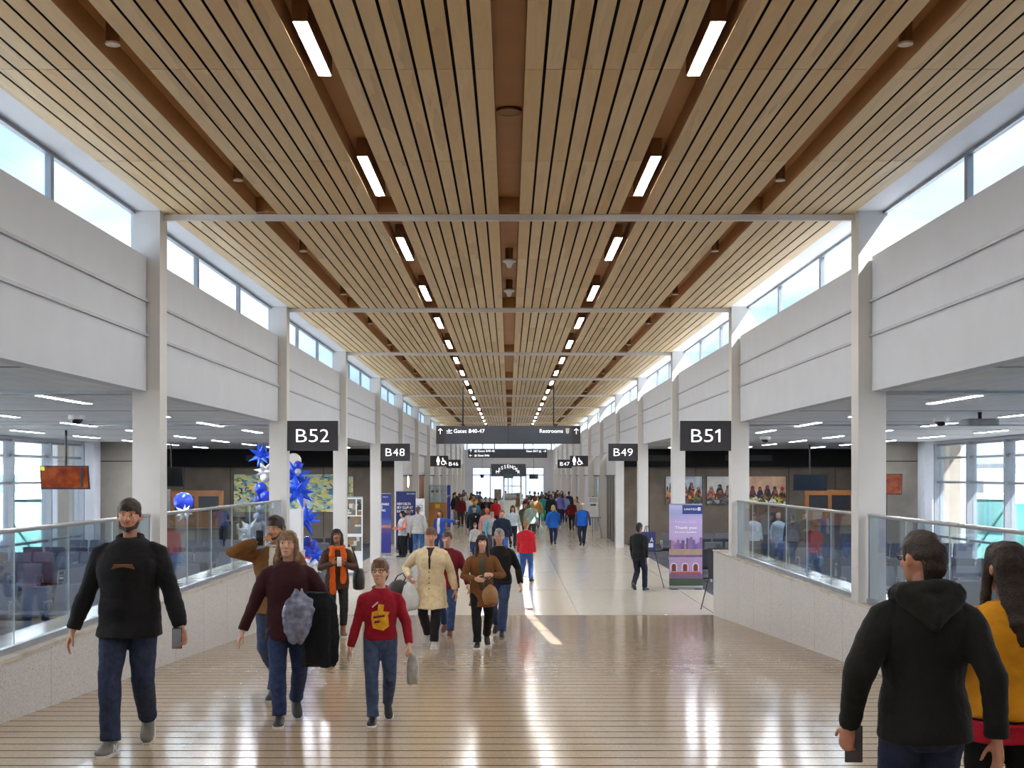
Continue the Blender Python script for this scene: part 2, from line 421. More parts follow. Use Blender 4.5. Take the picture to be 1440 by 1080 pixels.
# --- columns, fascias, clerestory
wn_ = [0]
def winname():
    wn_[0] += 1; return 'window_%d' % wn_[0]
tn_ = [0]
def trimname():
    tn_[0] += 1; return 'trim_%d' % tn_[0]
for s, nm in ((-1, 'left'), (1, 'right')):
    wl = MB(); fin = MB()
    for k in range(-3, 13):
        y = YK(k); zb = 1.38 if k <= 1 else 0.0
        c = MB(); c.box(s * 4.3, s * 4.64, y - .16, y + .16, zb, CZ + .003)
        o = struct('column', c, colm)
        if k < 12:
            a, b = y + .185, YK(k + 1) - .185
            wl.box(s * 4.46, s * 4.595, a, b, 3.98, 5.635)
            for z in (4.66, 5.08): fin.box(s * 4.425, s * 4.47, a - .02, b + .02, z - .012, z + .022)
            w0 = MB(); ya, yb = y + .1, YK(k + 1) - .1; p3 = (yb - ya) / 3
            w0.box(s * 4.60, s * 4.66, ya, yb, 5.602, 5.64); w0.box(s * 4.60, s * 4.66, ya, yb, 6.165, CZ)
            for j in range(4): w0.box(s * 4.60, s * 4.66, max(ya - .1, ya + p3 * j - .045), min(yb + .1, ya + p3 * j + .045), 5.64, 6.165)
            fr = struct(winname(), w0, alum); gl = MB()
            for j in range(3): gl.box(s * 4.63, s * 4.636, ya + p3 * j + .045, ya + p3 * (j + 1) - .045, 5.64, 6.165)
            obj('pane', gl, winglass, fr)
    wl.box(s * 4.597, s * 4.65, YB, YE, 3.98, 5.6)
    wl.box(s * 4.597, s * 4.67, YB, YK(-3), 5.6, CZ)
    wl.box(s * 4.597, s * 4.67, YK(12), YE, 5.6, CZ)
    struct('wall_' + nm, wl, white, 'white painted fascia panels above the gate lounges')
    struct(trimname(), fin, finm, 'thin grey shelf lines on the fascia')
# --- parapet walls with stone cap and glass rail
pm = parapet_mat(); cm = cap_mat()
for s, nm in ((-1, 'left'), (1, 'right')):
    mb = MB(); mb.box(s * 4.3, s * 4.95, YB, RY0, -.2, 1.345); struct('wall_%s_parapet' % nm, mb, pm, 'speckled terrazzo parapet wall beside the ramp')
    mb = MB(); mb.box(s * 4.285, s * 4.97, YB, RY0 + .012, 1.345, 1.38); struct(trimname(), mb, cm, 'pale stone cap on the parapet')
    mb = MB(); mb.box(s * 4.275, s * 4.30, YB, RY0, 0, .0)
    side = 'B52' if s < 0 else 'B51'
    for k in (-1, 0):
        a, b = YK(k) + .2, YK(k + 1) - .2
        wh = {-2: 'frameless glass railing at the top of the ramp on the %s side',
              -1: 'glass railing with steel handrail before the lounge windows on the %s side',
              0: 'glass railing between the two columns before the %s sign'}[k] % side
        g = thing('glass_railing', wh, 'railing', (s * 4.42, a, 1.38))
        m = MB(); m.box(-.03, .03, 0, b - a, 0, .055); obj('base_shoe', m, steel, g)
        m = MB(); m.tube([(0, .0, 1.075), (0, b - a, 1.075)], .022, 10); obj('handrail', m, steel, g)
        for e in (.02, b - a - .02):
            m = MB(); m.box(-.012, .012, e - .014, e + .014, .055, 1.06); obj('post', m, steel, g)
        n = 6; wd = (b - a - .08) / n
        for j in range(n):
            m = MB(); m.box(-.005, .005, .04 + wd * j + .003, .04 + wd * (j + 1) - .003, .05, 1.055); pn = obj('pane', m, [railglass, edgem], g)
            for q_ in (2, 4): pn.data.polygons[q_].material_index = 1
mb = MB(); mb.box(-15.4, 15.4, YB - .3, YB, -.3, CZ + .6); struct('wall_back', mb, M('#8f6f4c', .6, var=.15, scale=1.5, name='tan_wood_wall'), 'unseen tan wall added behind the ramp to darken and warm the hall')  # unseen wall added to darken and warm surfaces facing the camera
# --- tie rods across the ceiling
for k in range(-1, 13):
    m = MB(); m.box(-4.3, 4.3, YK(k) + .02, YK(k) + .1, CZ - .075, CZ - .003)
    struct(trimname(), m, white2, 'slim white tie bar across the ceiling')
# --- gate lounges both sides
lcm = lounge_ceiling_mat(); dkw = panel_mat('grey_wall_panels', '#7c756c', '#8a837a', 1.55); dk2 = panel_mat('brown_wall_panels', '#6c6257', '#7d7164', 2.0)
for s, nm in ((-1, 'left'), (1, 'right')):
    mb = MB(); mb.box(s * 4.66, s * 15.4, YB, YL + .3, 4.06, 4.5); struct('ceiling_lounge_' + nm, mb, lcm, 'white slatted gate lounge ceiling')
    mb = MB()
    for yy in (16.4, 27.2): mb.box(s * 4.75, s * 14.1, yy, yy + .12, 4.02, 4.06)
    struct(trimname(), mb, steel, 'bright metal ceiling trough')
    mb = MB(); mb.box(s * 4.66, s * 15.4, YL, YL + .3, -.2, 4.2); struct('wall_%s_lounge_back' % nm, mb, dk2, 'brown panelled end wall of the lounge')
    mb = MB(); mb.box(s * 4.7, s * 15.2, YL - .5, YL, 3.3, 4.06); struct('wall_%s_bulkhead' % nm, mb, blackm, 'black bulkhead over the end wall')
    for x in ((5.6, 7.4), (9.2, 11.2)):
        m = MB(); m.box(s * x[0], s * x[1], YL - .515, YL - .505, 3.55, 3.8)
        o = struct(trimname(), m, M('#1d1d1e', .5), 'air grille in the bulkhead')
    mb = MB(); mb.box(s * 12.1, s * 15.2, 41.9, 42.2, -.2, 4.06); ww_ = MB(); ww_.box(s * 15.2, s * 15.4, 41.9, YL, -.2, 4.06); struct('wall_%s_lounge_outer' % nm, ww_, white)
    struct('wall_%s_lounge_side' % nm, mb, dkw, 'grey panelled pier of the lounge')
    m = MB(); m.box(s * 12.3, s * 13.8, 41.885, 41.9, 3.4, 3.43); struct(trimname(), m, blackm)
    mb = MB(); mb.box(s * 13.75, s * 14.3, 41.2, 41.88, 0, 4.06); struct('column', mb, white)
    mb = MB(); mb.box(s * 14.1, s * 14.3, YB, 41.2, -.2, .35); mb.box(s * 14.1, s * 14.3, YB, 41.2, 3.96, 4.06); struct('wall_%s_sill' % nm, mb, white)
    y1 = 40.95
    while y1 > YB + 1:
        y0 = y1 - 8.7; fr = MB(); gl = MB()
        for j in range(4):
            yy = y1 - 2.9 * j
            if yy > YB: fr.box(s * 13.98, s * 14.28, yy - .045, yy + .045, .35, 3.96)
        ya = max(y0, YB)
        for z in (.37, .95, 2.72, 3.5, 3.93): fr.box(s * 14.08, s * 14.24, ya, y1, z - .035, z + .035)
        f = struct(winname(), fr, alum, 'floor to ceiling curtain wall window')
        for j in range(3):
            a, b = max(YB, y1 - 2.9 * (j + 1) + .045), y1 - 2.9 * j - .045
            if b > a: gl.box(s * 14.15, s * 14.165, a, b, .4, 3.9)
        obj('pane', gl, winglass, f); y1 = y0
# --- closed side walls further down the concourse, with doors and coloured panels
for s, nm in ((-1, 'left'), (1, 'right')):
    mb = MB(); mb.box(s * 4.66, s * 5.0, YL + .3, YE, 0, 3.98); struct('wall_%s_concourse' % nm, mb, white)
    up = MB()
    for k in range(4, 12):
        a, b = max(YL + .35, YK(k) + .3), YK(k + 1) - .3
        up.box(s * 4.60, s * 4.66, a, b, 2.95, 3.9)
    struct('wall_%s_transom' % nm, up, M('#cfd3d8', .35, var=.05, scale=1.2), 'pale panels over the door openings')
    ln = MB()
    for k in range(4, 12): ln.box(s * 4.58, s * 4.66, YK(k) + .17, YK(k + 1) - .17, 2.9, 2.95)
    struct(trimname(), ln, darkmetal)
dn = [0]
def niche(s, y0, y1, mat, z1=2.88, x=4.61):
    dn[0] += 1; m = MB(); m.box(s * x, s * 4.66, y0, y1, 0, z1); return struct('door_%d' % dn[0], m, mat)
woodp = M('#8a5a2e', .45, var=.15, scale=3, name='warm_wood_panel'); orange = M('#d8922b', .5, var=.06, name='orange_panel')
dkp = M('#4b433a', .5, var=.08, name='dark_brown_panel'); beige = M('#b8ad94', .5, var=.06, name='beige_panel')
def framed(s, y0, y1, mat, n):
    d = niche(s, y0, y1, mat); m = MB()
    for i in range(n + 1):
        yy = y0 + (y1 - y0) * i / n; m.box(s * 4.585, s * 4.61, yy - .05, yy + .05, 0, 2.88)
    obj('frame', m, steel, d); m = MB(); yy = y0 + (y1 - y0) * .5 + .2
    m.tube([(s * 4.55, yy, .9), (s * 4.55, yy, 1.3)], .015, 8); m.tube([(s * 4.55, yy, .95), (s * 4.61, yy, .95)], .012, 6); m.tube([(s * 4.55, yy, 1.25), (s * 4.61, yy, 1.25)], .012, 6)
    obj('handle', m, steel, d); return d
framed(1, 54.2, 58.6, dkp, 3); niche(1, 60, 63.4, beige); framed(1, 63.8, 67.2, M('#9fb4bd', .15, var=.1, name='pale_glazed_door'), 2)
niche(1, 68.6, 72.4, orange); niche(1, 72.8, 76, M('#cfc9dd', .5, name='lilac_panel'))
niche(-1, 54.2, 58.4, beige); niche(-1, 60.2, 67.2, woodp); niche(-1, 69, 75, M('#c3d0d4', .3, name='pale_panel')); framed(-1, 78, 82, dkp, 2); framed(1, 78, 82, dkp, 2)
# --- far end wall with its big window
ew = MB()
ew.box(-5.0, -3.75, YE, YE + .4, 0, 3.72); ew.box(3.55, 5.0, YE, YE + .4, 0, 3.72); ew.box(-5.0, 5.0, YE, YE + .4, 3.72, 5.55); ew.box(-5.0, 5.0, YE, YE + .4, 6.1, CZ + .4)
ew.box(-3.75, 3.55, YE, YE + .4, 0, .5)
struct('wall_end', ew, white, 'white end wall over the wide far window')
fr = MB()
for x in (-3.75, -1.93, -.1, 1.72, 3.55): fr.box(x - .05, x + .05, YE + .1, YE + .25, .5, 3.72)
for z in (.52, 2.95, 3.7): fr.box(-3.75, 3.55, YE + .1, YE + .25, z - .05, z + .05)
f = struct(winname(), fr, alum); gl = MB(); gl.box(-3.7, 3.5, YE + .17, YE + .18, .5, 3.7); obj('pane', gl, winglass, f)
fr = MB()
for x in (-4.3, -1.5, 1.5, 4.3): fr.box(x - .06, x + .06, YE + .1, YE + .25, 5.55, 6.1)
f = struct(winname(), fr, alum); gl = MB(); gl.box(-4.9, 4.9, YE + .17, YE + .18, 5.55, 6.1); obj('pane', gl, winglass, f)
# --- outside: apron, far trees, sheds, an unseen block that shades the near windows
mb = MB(); mb.box(-300, 300, -90, 330, -4.4, -4.2); g = struct('exterior_ground', mb, M('#c9c5bc', .85, var=.1, scale=.05, name='apron_concrete'), 'pale concrete apron outside the windows')
tr = M('#5c6b58', .9, var=.3, scale=.1, name='distant_trees')
for s in (-1, 1):
    mb = MB(); pts = []
    for i in range(60):
        y = 60 + i * 4.5; x = 190 + rnd.uniform(-6, 6)
        mb.ell((s * x, y, -1 + rnd.uniform(-1, 1)), (7, 6, 6 + rnd.uniform(0, 3)), 8, 5)
    o = obj('exterior_treeline', mb, tr, smooth=True); tag(o, 'hazy line of trees far across the apron', 'trees', kind='stuff')
mb = MB(); mb.box(24, 60, -80, -7.0, -4.2, 46); struct('exterior_sun_block', mb, white)  # unseen block added and sized to keep sun off the nearest clerestory
shed = M('#e3e6e8', .6, var=.05, name='shed_cladding')
for i, (x, y, wx, wy, h, lab) in enumerate(((-75, 150, 22, 40, 9, 'low white service building across the apron'), (72, 165, 26, 34, 8, 'low white hangar seen through the lounge windows'), (95, 120, 12, 18, 12, 'pale tall service block beyond the hangar'))):
    t = thing('exterior_building', lab, 'building', (x, y, -4.2)); m = MB(); m.box(-wx / 2, wx / 2, -wy / 2, wy / 2, 0, h); obj('wall', m, shed, t)
    m = MB(); m.box(-wx / 2 - .4, wx / 2 + .4, -wy / 2 - .4, wy / 2 + .4, h, h + .5); obj('roof', m, alum, t)
    m = MB(); sx = -wx / 2 if x > 0 else wx / 2; m.box(sx - .05, sx + .05, -wy * .3, wy * .3, h * .5, h * .8); obj('window_band', m, M('#5d7480', .2), t)
def jetbridge(x, y, ang, lab):
    t = thing('jet_bridge', lab, 'jet bridge', (x, y, -4.2), R(ang)); L = 15
    fr = MB()
    for z in (3.2, 6.2):
        for e in (-1.5, 1.5): fr.box(0, L, e - .09, e + .09, z - .09, z + .09)
    for i in range(7):
        for e in (-1.5, 1.5):
            xx = L * i / 6; fr.box(xx - .07, xx + .07, e - .08, e + .08, 3.2, 6.2)
            if i < 6: fr.tube([(xx, e, 3.2), (xx + L / 6, e, 6.2)], .05, 6)
    obj('truss', fr, M('#9fb3b5', .5, name='bridge_truss'), t)
    m = MB(); m.box(.1, L - .1, -1.45, 1.45, 3.2, 3.35); obj('deck', m, shed, t); m = MB(); m.box(.1, L - .1, -1.5, 1.5, 6.25, 6.45); obj('roof', m, shed, t)
    m = MB(); m.box(.1, L - .1, -1.42, -1.40, 3.35, 6.2); m.box(.1, L - .1, 1.40, 1.42, 3.35, 6.2); obj('glazing', m, glass_mat('bridge_glass', '#bfe0de', edge=.6), t)
    for xx in (3, 12):
        m = MB(); m.tube([(xx, 0, 0), (xx, 0, 3.2)], .35, 12); m.box(xx - .7, xx + .7, -1, 1, 0, .3); obj('leg', m, alum, t)
jetbridge(17.6, 46.5, 15, 'glazed boarding bridge with a truss frame outside the lounge windows by the wheelchair')
jetbridge(-17.8, 46.0, 165, 'white boarding bridge outside the lounge windows behind the hanging orange screen')
# ------------------------------------------------------------------ lights of the place
LIT = EM('#fffdfa', 105.0); LIT2 = EM('#f4f8ff', 190.0)
housing = M('#7d5a38', .5, var=.08, name='light_housing_brown')
def linear(x, y0, y1, z, label, group, mat, hw=.05, hz=.185, hm=None):
    t = thing('ceiling_light', label, 'ceiling light', (x, y0, z), 0, group); L = y1 - y0
    m = MB(); m.box(-hw - .008, hw + .008, -.01, L + .01, 0, hz); obj('housing', m, hm or housing, t)
    m = MB(); m.box(-hw, hw, .006, L - .006, -.001, .002); obj('diffuser', m, mat, t, label='glowing diffuser'); return t
for s, side in ((-1, 'B52'), (1, 'B51')):
    for i in range(5):
        linear(s * 1.505, 4.0 - 4.37 * i, 5.8 - 4.37 * i, CZ + .012, 'linear ceiling light overhead above the ramp top, out of the picture, %s side' % side, 'overhead linear lights above the ramp top, %s side' % side, LIT)
    for i in range(27):
        e = 10.17 + 4.37 * i; a = e - (1.22 if i == 0 else 1.8)
        if i == 0: wl_ = 'biggest and brightest of its row'
        else: wl_ = '%s along its row' % ordw(i)
        linear(s * 1.505, a, e, CZ + .012, 'warm oak ceiling linear light, %s, %s side' % (wl_, side), 'linear lights in the oak ceiling, %s side' % side, LIT)
    for i in range(28):
        y = 9.45 + 4.37 * i
        t = thing('ceiling_downlight', 'small brown can downlight in the outer channel, %s along on the %s side' % (ordw(i), side), 'downlight', (s * 3.01, y, CZ + .02), 0, 'can downlights, %s side' % side)
        m = MB(); m.cyl((0, 0), .052, .006, .18, 16); obj('can', m, housing, t)
        m = MB(); m.cyl((0, 0), .056, -.004, .012, 16); obj('rim', m, M('#d8cbb6', .4, metal=.3), t)
    for xi, x in enumerate((6.4, 9.25, 12.05)):
        yy = 8.2 + (0 if xi == 0 else .1)
        for i in range(11):
            y0 = yy + 4.37 * i
            if (y0 > 39 and x > 12 and y0 < 43) or y0 > 51.2: continue
            linear(s * x, y0, y0 + 2.0, 4.03, 'white linear lounge ceiling light, %s in the %s row from the columns, %s side' % (ordw(i), ORD[xi], side), 'lounge ceiling lights, %s side' % side, LIT2, .055, .03, white2)
t = thing('ceiling_speaker', 'round flush loudspeaker in the centre ceiling channel', 'speaker', (0, 11.75, CZ + .19))
m = MB(); m.cyl((0, 0), .115, -.012, .012, 32); obj('grille', m, M('#7b5836', .6), t); m = MB()
m.rings([[(r * math.cos(2 * math.pi * k / 32), r * math.sin(2 * math.pi * k / 32), z) for k in range(32)] for r, z in ((.112, -.014), (.12, -.018), (.124, 0), (.112, 0))], cap=False); obj('rim', m, housing, t)
for y, lab in ((18.95, 'white cone shaped detector in the centre channel before the second bar'), (22.0, 'white cone shaped detector in the centre channel close to the second bar')):
    t = thing('ceiling_detector', lab, 'detector', (0, y, CZ + .0)); m = MB()
    m.rings([[(r * math.cos(2 * math.pi * k / 20), r * math.sin(2 * math.pi * k / 20), z) for k in range(20)] for r, z in ((.012, -.1), (.035, -.085), (.05, -.03), (.1, 0.0), (.1, .03))]); obj('cone', m, M('#e9e9ec', .4), t, smooth=True)
    m = MB(); m.cyl((0, 0), .06, .03, .2, 16); obj('base', m, housing, t)
# ================================================================== signs
signbg = M('#34333a', .45, var=.04, name='charcoal_sign_face'); signbg2 = M('#3d434f', .45, var=.05, name='slate_sign_face')
GLOW = EM('#ffffff', 2.6); WHT = M('#f2f2f2', .5, var=.02, name='white_print')
def arrow(mb, cx, cz, h, ang, y=0, t=.006):
    wd = h * .1; P = []
    def rot(x, z):
        a = R(ang); return (cx + x * math.cos(a) - z * math.sin(a), cz + x * math.sin(a) + z * math.cos(a))
    mb.poly([rot(-wd / 2, -h / 2), rot(wd / 2, -h / 2), rot(wd / 2, h * .42), rot(-wd / 2, h * .42)], y, y + t)
    for sg in (-1, 1):
        mb.poly([rot(0, h / 2), rot(0, h / 2 - wd * 1.4), rot(sg * h * .34, h * .08), rot(sg * (h * .34 + wd * .7), h * .16)][::1], y - .001, y + t)
def plane_icon(mb, cx, cz, w, y=0, t=.006):
    def q(x, z): a = R(14); return (cx + w * (x * math.cos(a) - z * math.sin(a)), cz + w * (x * math.sin(a) + z * math.cos(a)))
    mb.poly([q(-.42, .0), q(-.3, -.05), q(.38, -.05), q(.47, .0), q(.36, .06), q(-.3, .05), q(-.42, .2), q(-.5, .2)], y, y + t)
    mb.poly([q(-.12, 0), q(.12, 0), q(-.02, .3), q(-.12, .3)], y - .001, y + t); mb.poly([q(-.05, 0), q(.16, 0), q(-.06, -.17), q(-.16, -.17)], y - .001, y + t)
    mb.poly([(cx - w * .45, cz - w * .4), (cx + w * .45, cz - w * .4), (cx + w * .45, cz - w * .32), (cx - w * .45, cz - w * .32)], y, y + t)
def woman_icon(mb, cx, cz, h, y=0, t=.006):
    mb.disc(cx, cz + h * .43, h * .085, y, y + t)
    mb.poly([(cx - h * .13, cz + h * .32), (cx + h * .13, cz + h * .32), (cx + h * .2, cz - h * .02), (cx + h * .17, cz - h * .12), (cx + h * .1, cz - h * .12), (cx + h * .1, cz - h * .48), (cx - h * .1, cz - h * .48), (cx - h * .1, cz - h * .12), (cx - h * .17, cz - h * .12), (cx - h * .2, cz - h * .02)], y, y + t)
def chair_icon(mb, cx, cz, h, y=0, t=.006):
    mb.disc(cx - h * .08, cz + h * .42, h * .085, y, y + t)
    mb.poly([(cx - h * .13, cz + h * .3), (cx - h * .02, cz + h * .3), (cx + h * .0, cz + h * .1), (cx + h * .2, cz + h * .1), (cx + h * .2, cz + h * .03), (cx - h * .0, cz + h * .02), (cx + h * .02, cz - h * .06), (cx + h * .25, cz - h * .06), (cx + h * .4, cz - h * .38), (cx + h * .48, cz - h * .34), (cx + h * .5, cz - h * .28), (cx + h * .42, cz - h * .28), (cx + h * .32, cz + h * .04), (cx - h * .1, cz + h * .04)], y, y + t)
    for i in range(14):
        a0, a1 = R(105 + 17 * i), R(105 + 17 * (i + 1)); r0, r1 = h * .22, h * .3; c = (cx, cz - h * .18)
        mb.poly([(c[0] + r0 * math.cos(a0), c[1] + r0 * math.sin(a0)), (c[0] + r1 * math.cos(a0), c[1] + r1 * math.sin(a0)), (c[0] + r1 * math.cos(a1), c[1] + r1 * math.sin(a1)), (c[0] + r0 * math.cos(a1), c[1] + r0 * math.sin(a1))], y, y + t)
def gate_sign(s, k, s_text, label):
    y = YK(k) - .06; x0 = 4.3 if s > 0 else -4.3
    t = thing('gate_sign', label, 'sign', (x0, y, 3.42), 0)
    m = MB(); m.box(0, -s * .98, -.05, .05, 0, .58); obj('panel', m, signbg, t)
    ws = [.205 if ch == 'B' else (.095 if ch == '1' else .17) for ch in s_text]; tot = sum(ws) + .045 * (len(ws) - 1); xx = -s * .49 - tot / 2
    for ch, w_ in zip(s_text, ws):
        if ch == '1':
            m = MB(); m.poly([(xx + .06, .17), (xx + .095, .17), (xx + .095, .415), (xx + .066, .415), (xx + .0, .375), (xx + .0, .338), (xx + .06, .372)], -.057, -.052); obj('letter', m, GLOW, t)
        else: text(t, ch, xx, .17, .245, -.056, GLOW, width=w_, bold=-.012, name='letter')
        xx += w_ + .045
    return t
gate_sign(-1, 1, 'B52', 'charcoal blade sign reading B52 on a white column'); gate_sign(1, 1, 'B51', 'charcoal blade sign reading B51 on a white column')
gate_sign(-1, 3, 'B48', 'charcoal blade sign reading B48 on a white column'); gate_sign(1, 3, 'B49', 'charcoal blade sign reading B49 on a white column')
gate_sign(-1, 8, 'B46', 'small far blade sign reading B46'); gate_sign(1, 8, 'B47', 'small far blade sign reading B47')
for s, lab in ((-1, 'charcoal restroom sign with white figures next to the B46 sign'), (1, 'charcoal restroom sign with white figures next to the B47 sign')):
    t = thing('restroom_sign', lab, 'sign', (s * 4.3, YK(6) - .06, 3.42)); m = MB(); m.box(0, -s * .98, -.05, .05, 0, .58); obj('panel', m, signbg, t)
    m = MB(); cx = -s * .49 - .08 if s > 0 else .49 + .02; woman_icon(m, cx - .08 + (.0 if s < 0 else -.1), .3, .48, -.058); obj('figure', m, GLOW, t)
    m = MB(); chair_icon(m, cx + .2 + (.0 if s < 0 else -.1), .27, .4, -.058); obj('wheelchair_symbol', m, GLOW, t)
def overhead(Y, x0, x1, z0, z1, label, rows):
    t = thing('overhead_sign', label, 'sign', ((x0 + x1) / 2, Y, z0)); W = x1 - x0; h = z1 - z0
    m = MB(); m.box(-W / 2 + .3, W / 2 - .3, -.06, .06, 0, h); obj('panel', m, signbg2, t); m = MB(); m.box(-W / 2, -W / 2 + .3, -.062, .062, 0, h); obj('arrow_panel', m, signbg, t)
    m = MB(); m.box(W / 2 - .3, W / 2, -.062, .062, 0, h); obj('arrow_panel', m, signbg, t); m = MB(); m.box(-.008, .008, -.063, -.055, 0, h); obj('seam', m, blackm, t)
    for e in (-.315, .315):
        m = MB(); m.tube([(W * e, 0, h), (W * e, 0, CZ - z0)], .025, 8); obj('hanger', m, darkmetal, t)
    return t, W, h
t, W, h = overhead(45.5, atx(613.5, 45.5), atx(816, 45.5), 4.09, 4.745, 'long slate overhead sign pointing to Gates B40-47 and Restrooms', 1)
arr = MB(); arrow(arr, -W / 2 + .15, .46, .21, 0, -.07); arrow(arr, W / 2 - .15, .46, .21, 0, -.07); obj('arrow', arr, GLOW, t)
pl = MB(); plane_icon(pl, -W / 2 + .49, .47, .22, -.07); obj('plane_symbol', pl, GLOW, t)
text(t, 'Gates B40-47', -W / 2 + .64, .4, .135, -.068, GLOW, width=1.13, bold=.0); text(t, 'Restrooms', W / 2 - .635, .4, .135, -.068, GLOW, width=.85, align='right', bold=.0)
wm = MB(); wm.poly([(W / 2 - .54, .57), (W / 2 - .40, .57), (W / 2 - .41, .42), (W / 2 - .44, .37), (W / 2 - .5, .37), (W / 2 - .53, .42)], -.068, -.06); obj('restroom_symbol', wm, M('#eee6cf', .5), t)
t, W, h = overhead(83, atx(658.5, 83), atx(769.5, 83), 4.09, 4.7, 'farther slate overhead sign listing Gates B40-45, Gate B46 and Gate B47', 2)
arr = MB(); arrow(arr, -W / 2 + .17, .47, .2, 0, -.07); arrow(arr, -W / 2 + .17, .16, .2, 90, -.07); arrow(arr, W / 2 - .17, .45, .2, -90, -.07); obj('arrow', arr, GLOW, t)
pl = MB(); plane_icon(pl, -W / 2 + .5, .47, .2, -.07); plane_icon(pl, -W / 2 + .5, .17, .2, -.07); plane_icon(pl, W / 2 - .47, .45, .2, -.07); obj('plane_symbol', pl, GLOW, t)
text(t, 'Gates B40-45', -W / 2 + .64, .4, .13, -.068, GLOW, width=1.12, bold=0); text(t, 'Gate B46', -W / 2 + .64, .1, .13, -.068, GLOW, width=.76, bold=0); text(t, 'Gate B47', W / 2 - .62, .39, .13, -.068, GLOW, width=.78, align='right', bold=0)
# ================================================================== coffee kiosk at the far end
KY = 90.0
t = thing('coffee_kiosk', 'small far kiosk with a white counter under an arched MESSENGER sign', 'kiosk', (0, KY, 0))
def kx(px): return atx(px, KY)
m = MB(); m.box(kx(690.5), kx(739), -.6, .6, atz(670, KY), atz(652.5, KY)); obj('sign_board', m, signbg2, t)
nm = 'MESSENGER'; cxk, czk, rk = kx(714.6), atz(674.8, KY), .90
for i, ch in enumerate(nm):
    a = R(148 - i * 116 / 8); text(t, ch, cxk + rk * math.cos(a), czk + rk * math.sin(a) * .95, .23, -.62, GLOW, align='center', bold=-.01, name='letter')
m = MB(); m.box(cxk - .3, cxk + .35, -.62, -.6, czk + .12, czk + .42); obj('emblem', m, M('#4d5a52', .6), t)
m = MB()
pts = [(kx(703.5), .9), (kx(703.5), -.6), (kx(705), -1.1), (kx(708), -1.4), (kx(733), -1.4), (kx(740), -1.2), (kx(741), .9)]
m.rings([[(x, y, 0) for x, y in pts], [(x, y, atz(703, KY)) for x, y in pts]]); obj('counter', m, M('#e6ecec', .3, var=.03), t)
for px in (708.5, 732.5):
    m = MB(); m.box(kx(px) - .07, kx(px) + .07, -.5, -.36, atz(703, KY), atz(670, KY)); obj('post', m, white2, t)
m = MB(); m.box(kx(720) - .03, kx(720) + .03, .2, .3, 1, 2.85); m.box(kx(709), kx(732), .2, .3, atz(684, KY), atz(683, KY)); obj('window_frame', m, white2, t)
m = MB(); m.box(kx(695), kx(704), -.5, .5, 0, atz(704, KY)); obj('side_counter', m, white2, t)
m = MB(); m.box(kx(695), kx(705), .1, .5, 1.1, atz(688, KY)); obj('back_shelf', m, M('#8d8577', .6, var=.3, scale=6), t)
m = MB(); m.tube([(kx(711), -.1, 1.35), (kx(731), -.1, 1.42)], .26, 14, rounded=True); obj('machine', m, steel, t)
m = MB(); m.box(kx(713), kx(722), -.45, -.35, atz(671.5, KY), atz(670, KY)); obj('menu_lamp', m, darkmetal, t)
t = thing('television', 'dark screen hanging before the far window, beside the kiosk sign', 'television', (atx(750.5, 110), 110, atz(673.5, 110))); m = MB(); m.box(-.4, .4, -.04, .04, 0, .42); obj('screen', m, M('#25272b', .25), t)
m = MB(); m.tube([(0, .02, .42), (0, .02, CZ - atz(673.5, 110))], .02, 6); obj('ceiling_mount', m, darkmetal, t)
t = thing('hanging_speaker', 'dark pendant loudspeaker in front of the far window', 'speaker', (atx(678, 108), 108, atz(672, 108))); m = MB(); m.cyl((0, 0), .12, 0, .3, 14, .2); obj('body', m, darkmetal, t)
m = MB(); m.tube([(0, 0, .3), (0, 0, CZ - atz(672, 108))], .015, 6); obj('cord', m, darkmetal, t)
# ================================================================== banners, easels, boards
def banner(name, label, px0, px1, pyt, pyb, Y, face, cat='banner'):
    x0, x1 = atx(px0, Y), atx(px1, Y); H = atz(pyt, Y); t = thing(name, label, cat, ((x0 + x1) / 2, Y, 0)); w = x1 - x0
    m = MB(); m.box(-w / 2, w / 2, -.006, .006, .08, H - .02); obj('panel', m, face, t)
    m = MB(); m.rbox(-w / 2 - .01, w / 2 + .01, -.06, .08, .012, .085, .02); obj('base', m, steel, t); m = MB(); m.box(-w / 2, w / 2, -.012, .012, H - .03, H); obj('top_bar', m, steel, t)
    m = MB(); m.box(-w / 2 + .03, -w / 2 + .2, -.13, .15, 0, .014); m.box(w / 2 - .2, w / 2 - .03, -.13, .15, 0, .014); obj('foot', m, darkmetal, t)
    m = MB(); m.tube([(0, .03, .08), (0, .03, H - .02)], .012, 8); obj('support_pole', m, darkmetal, t); return t, w, H
def flat(t, name, hexc, pts, y, rough=.6, var=.1):
    m = MB(); m.poly(pts, y, y + .003); return obj(name, m, M(hexc, rough, var=var), t)
def zgrad(name, stops, z0, z1, streak=0.0):
    t = NT(name); o = t.obj(); sx = t.n('ShaderNodeSeparateXYZ'); t.t.links.new(o, sx.inputs[0])
    mp = t.n('ShaderNodeMapping'); mp.inputs['Scale'].default_value = (1.2, 1, 5); t.set(mp, 'Vector', o)
    nz = t.noise(mp.outputs[0], 1.6, 4)
    f = t.math('DIVIDE', t.math('SUBTRACT', sx.outputs['Z'], z0), z1 - z0)
    f = t.math('ADD', f, t.math('MULTIPLY', t.math('SUBTRACT', nz.outputs['Fac'], .5), streak))
    t.bsdf(t.ramp(f, [(p, lin(c)) for p, c in stops]), .55); return t.m
t, w, H = banner('roll_up_banner', 'tall lilac roll-up banner thanking Kansas City, by the parapet end', 941, 987.5, 708.5, 828, 32.2,
    zgrad('lilac_banner_print', [(0, '#33402f'), (.125, '#3a4936'), (.13, '#6f5a92'), (.45, '#9b84bb'), (.62, '#b8a5d0'), (.8, '#b9a7d6'), (.9, '#9aa3d2'), (1, '#c3c6e6')], 0.05, 2.2, .12))
q = lambda u, v: (-w / 2 + u * w, H * (1 - v))
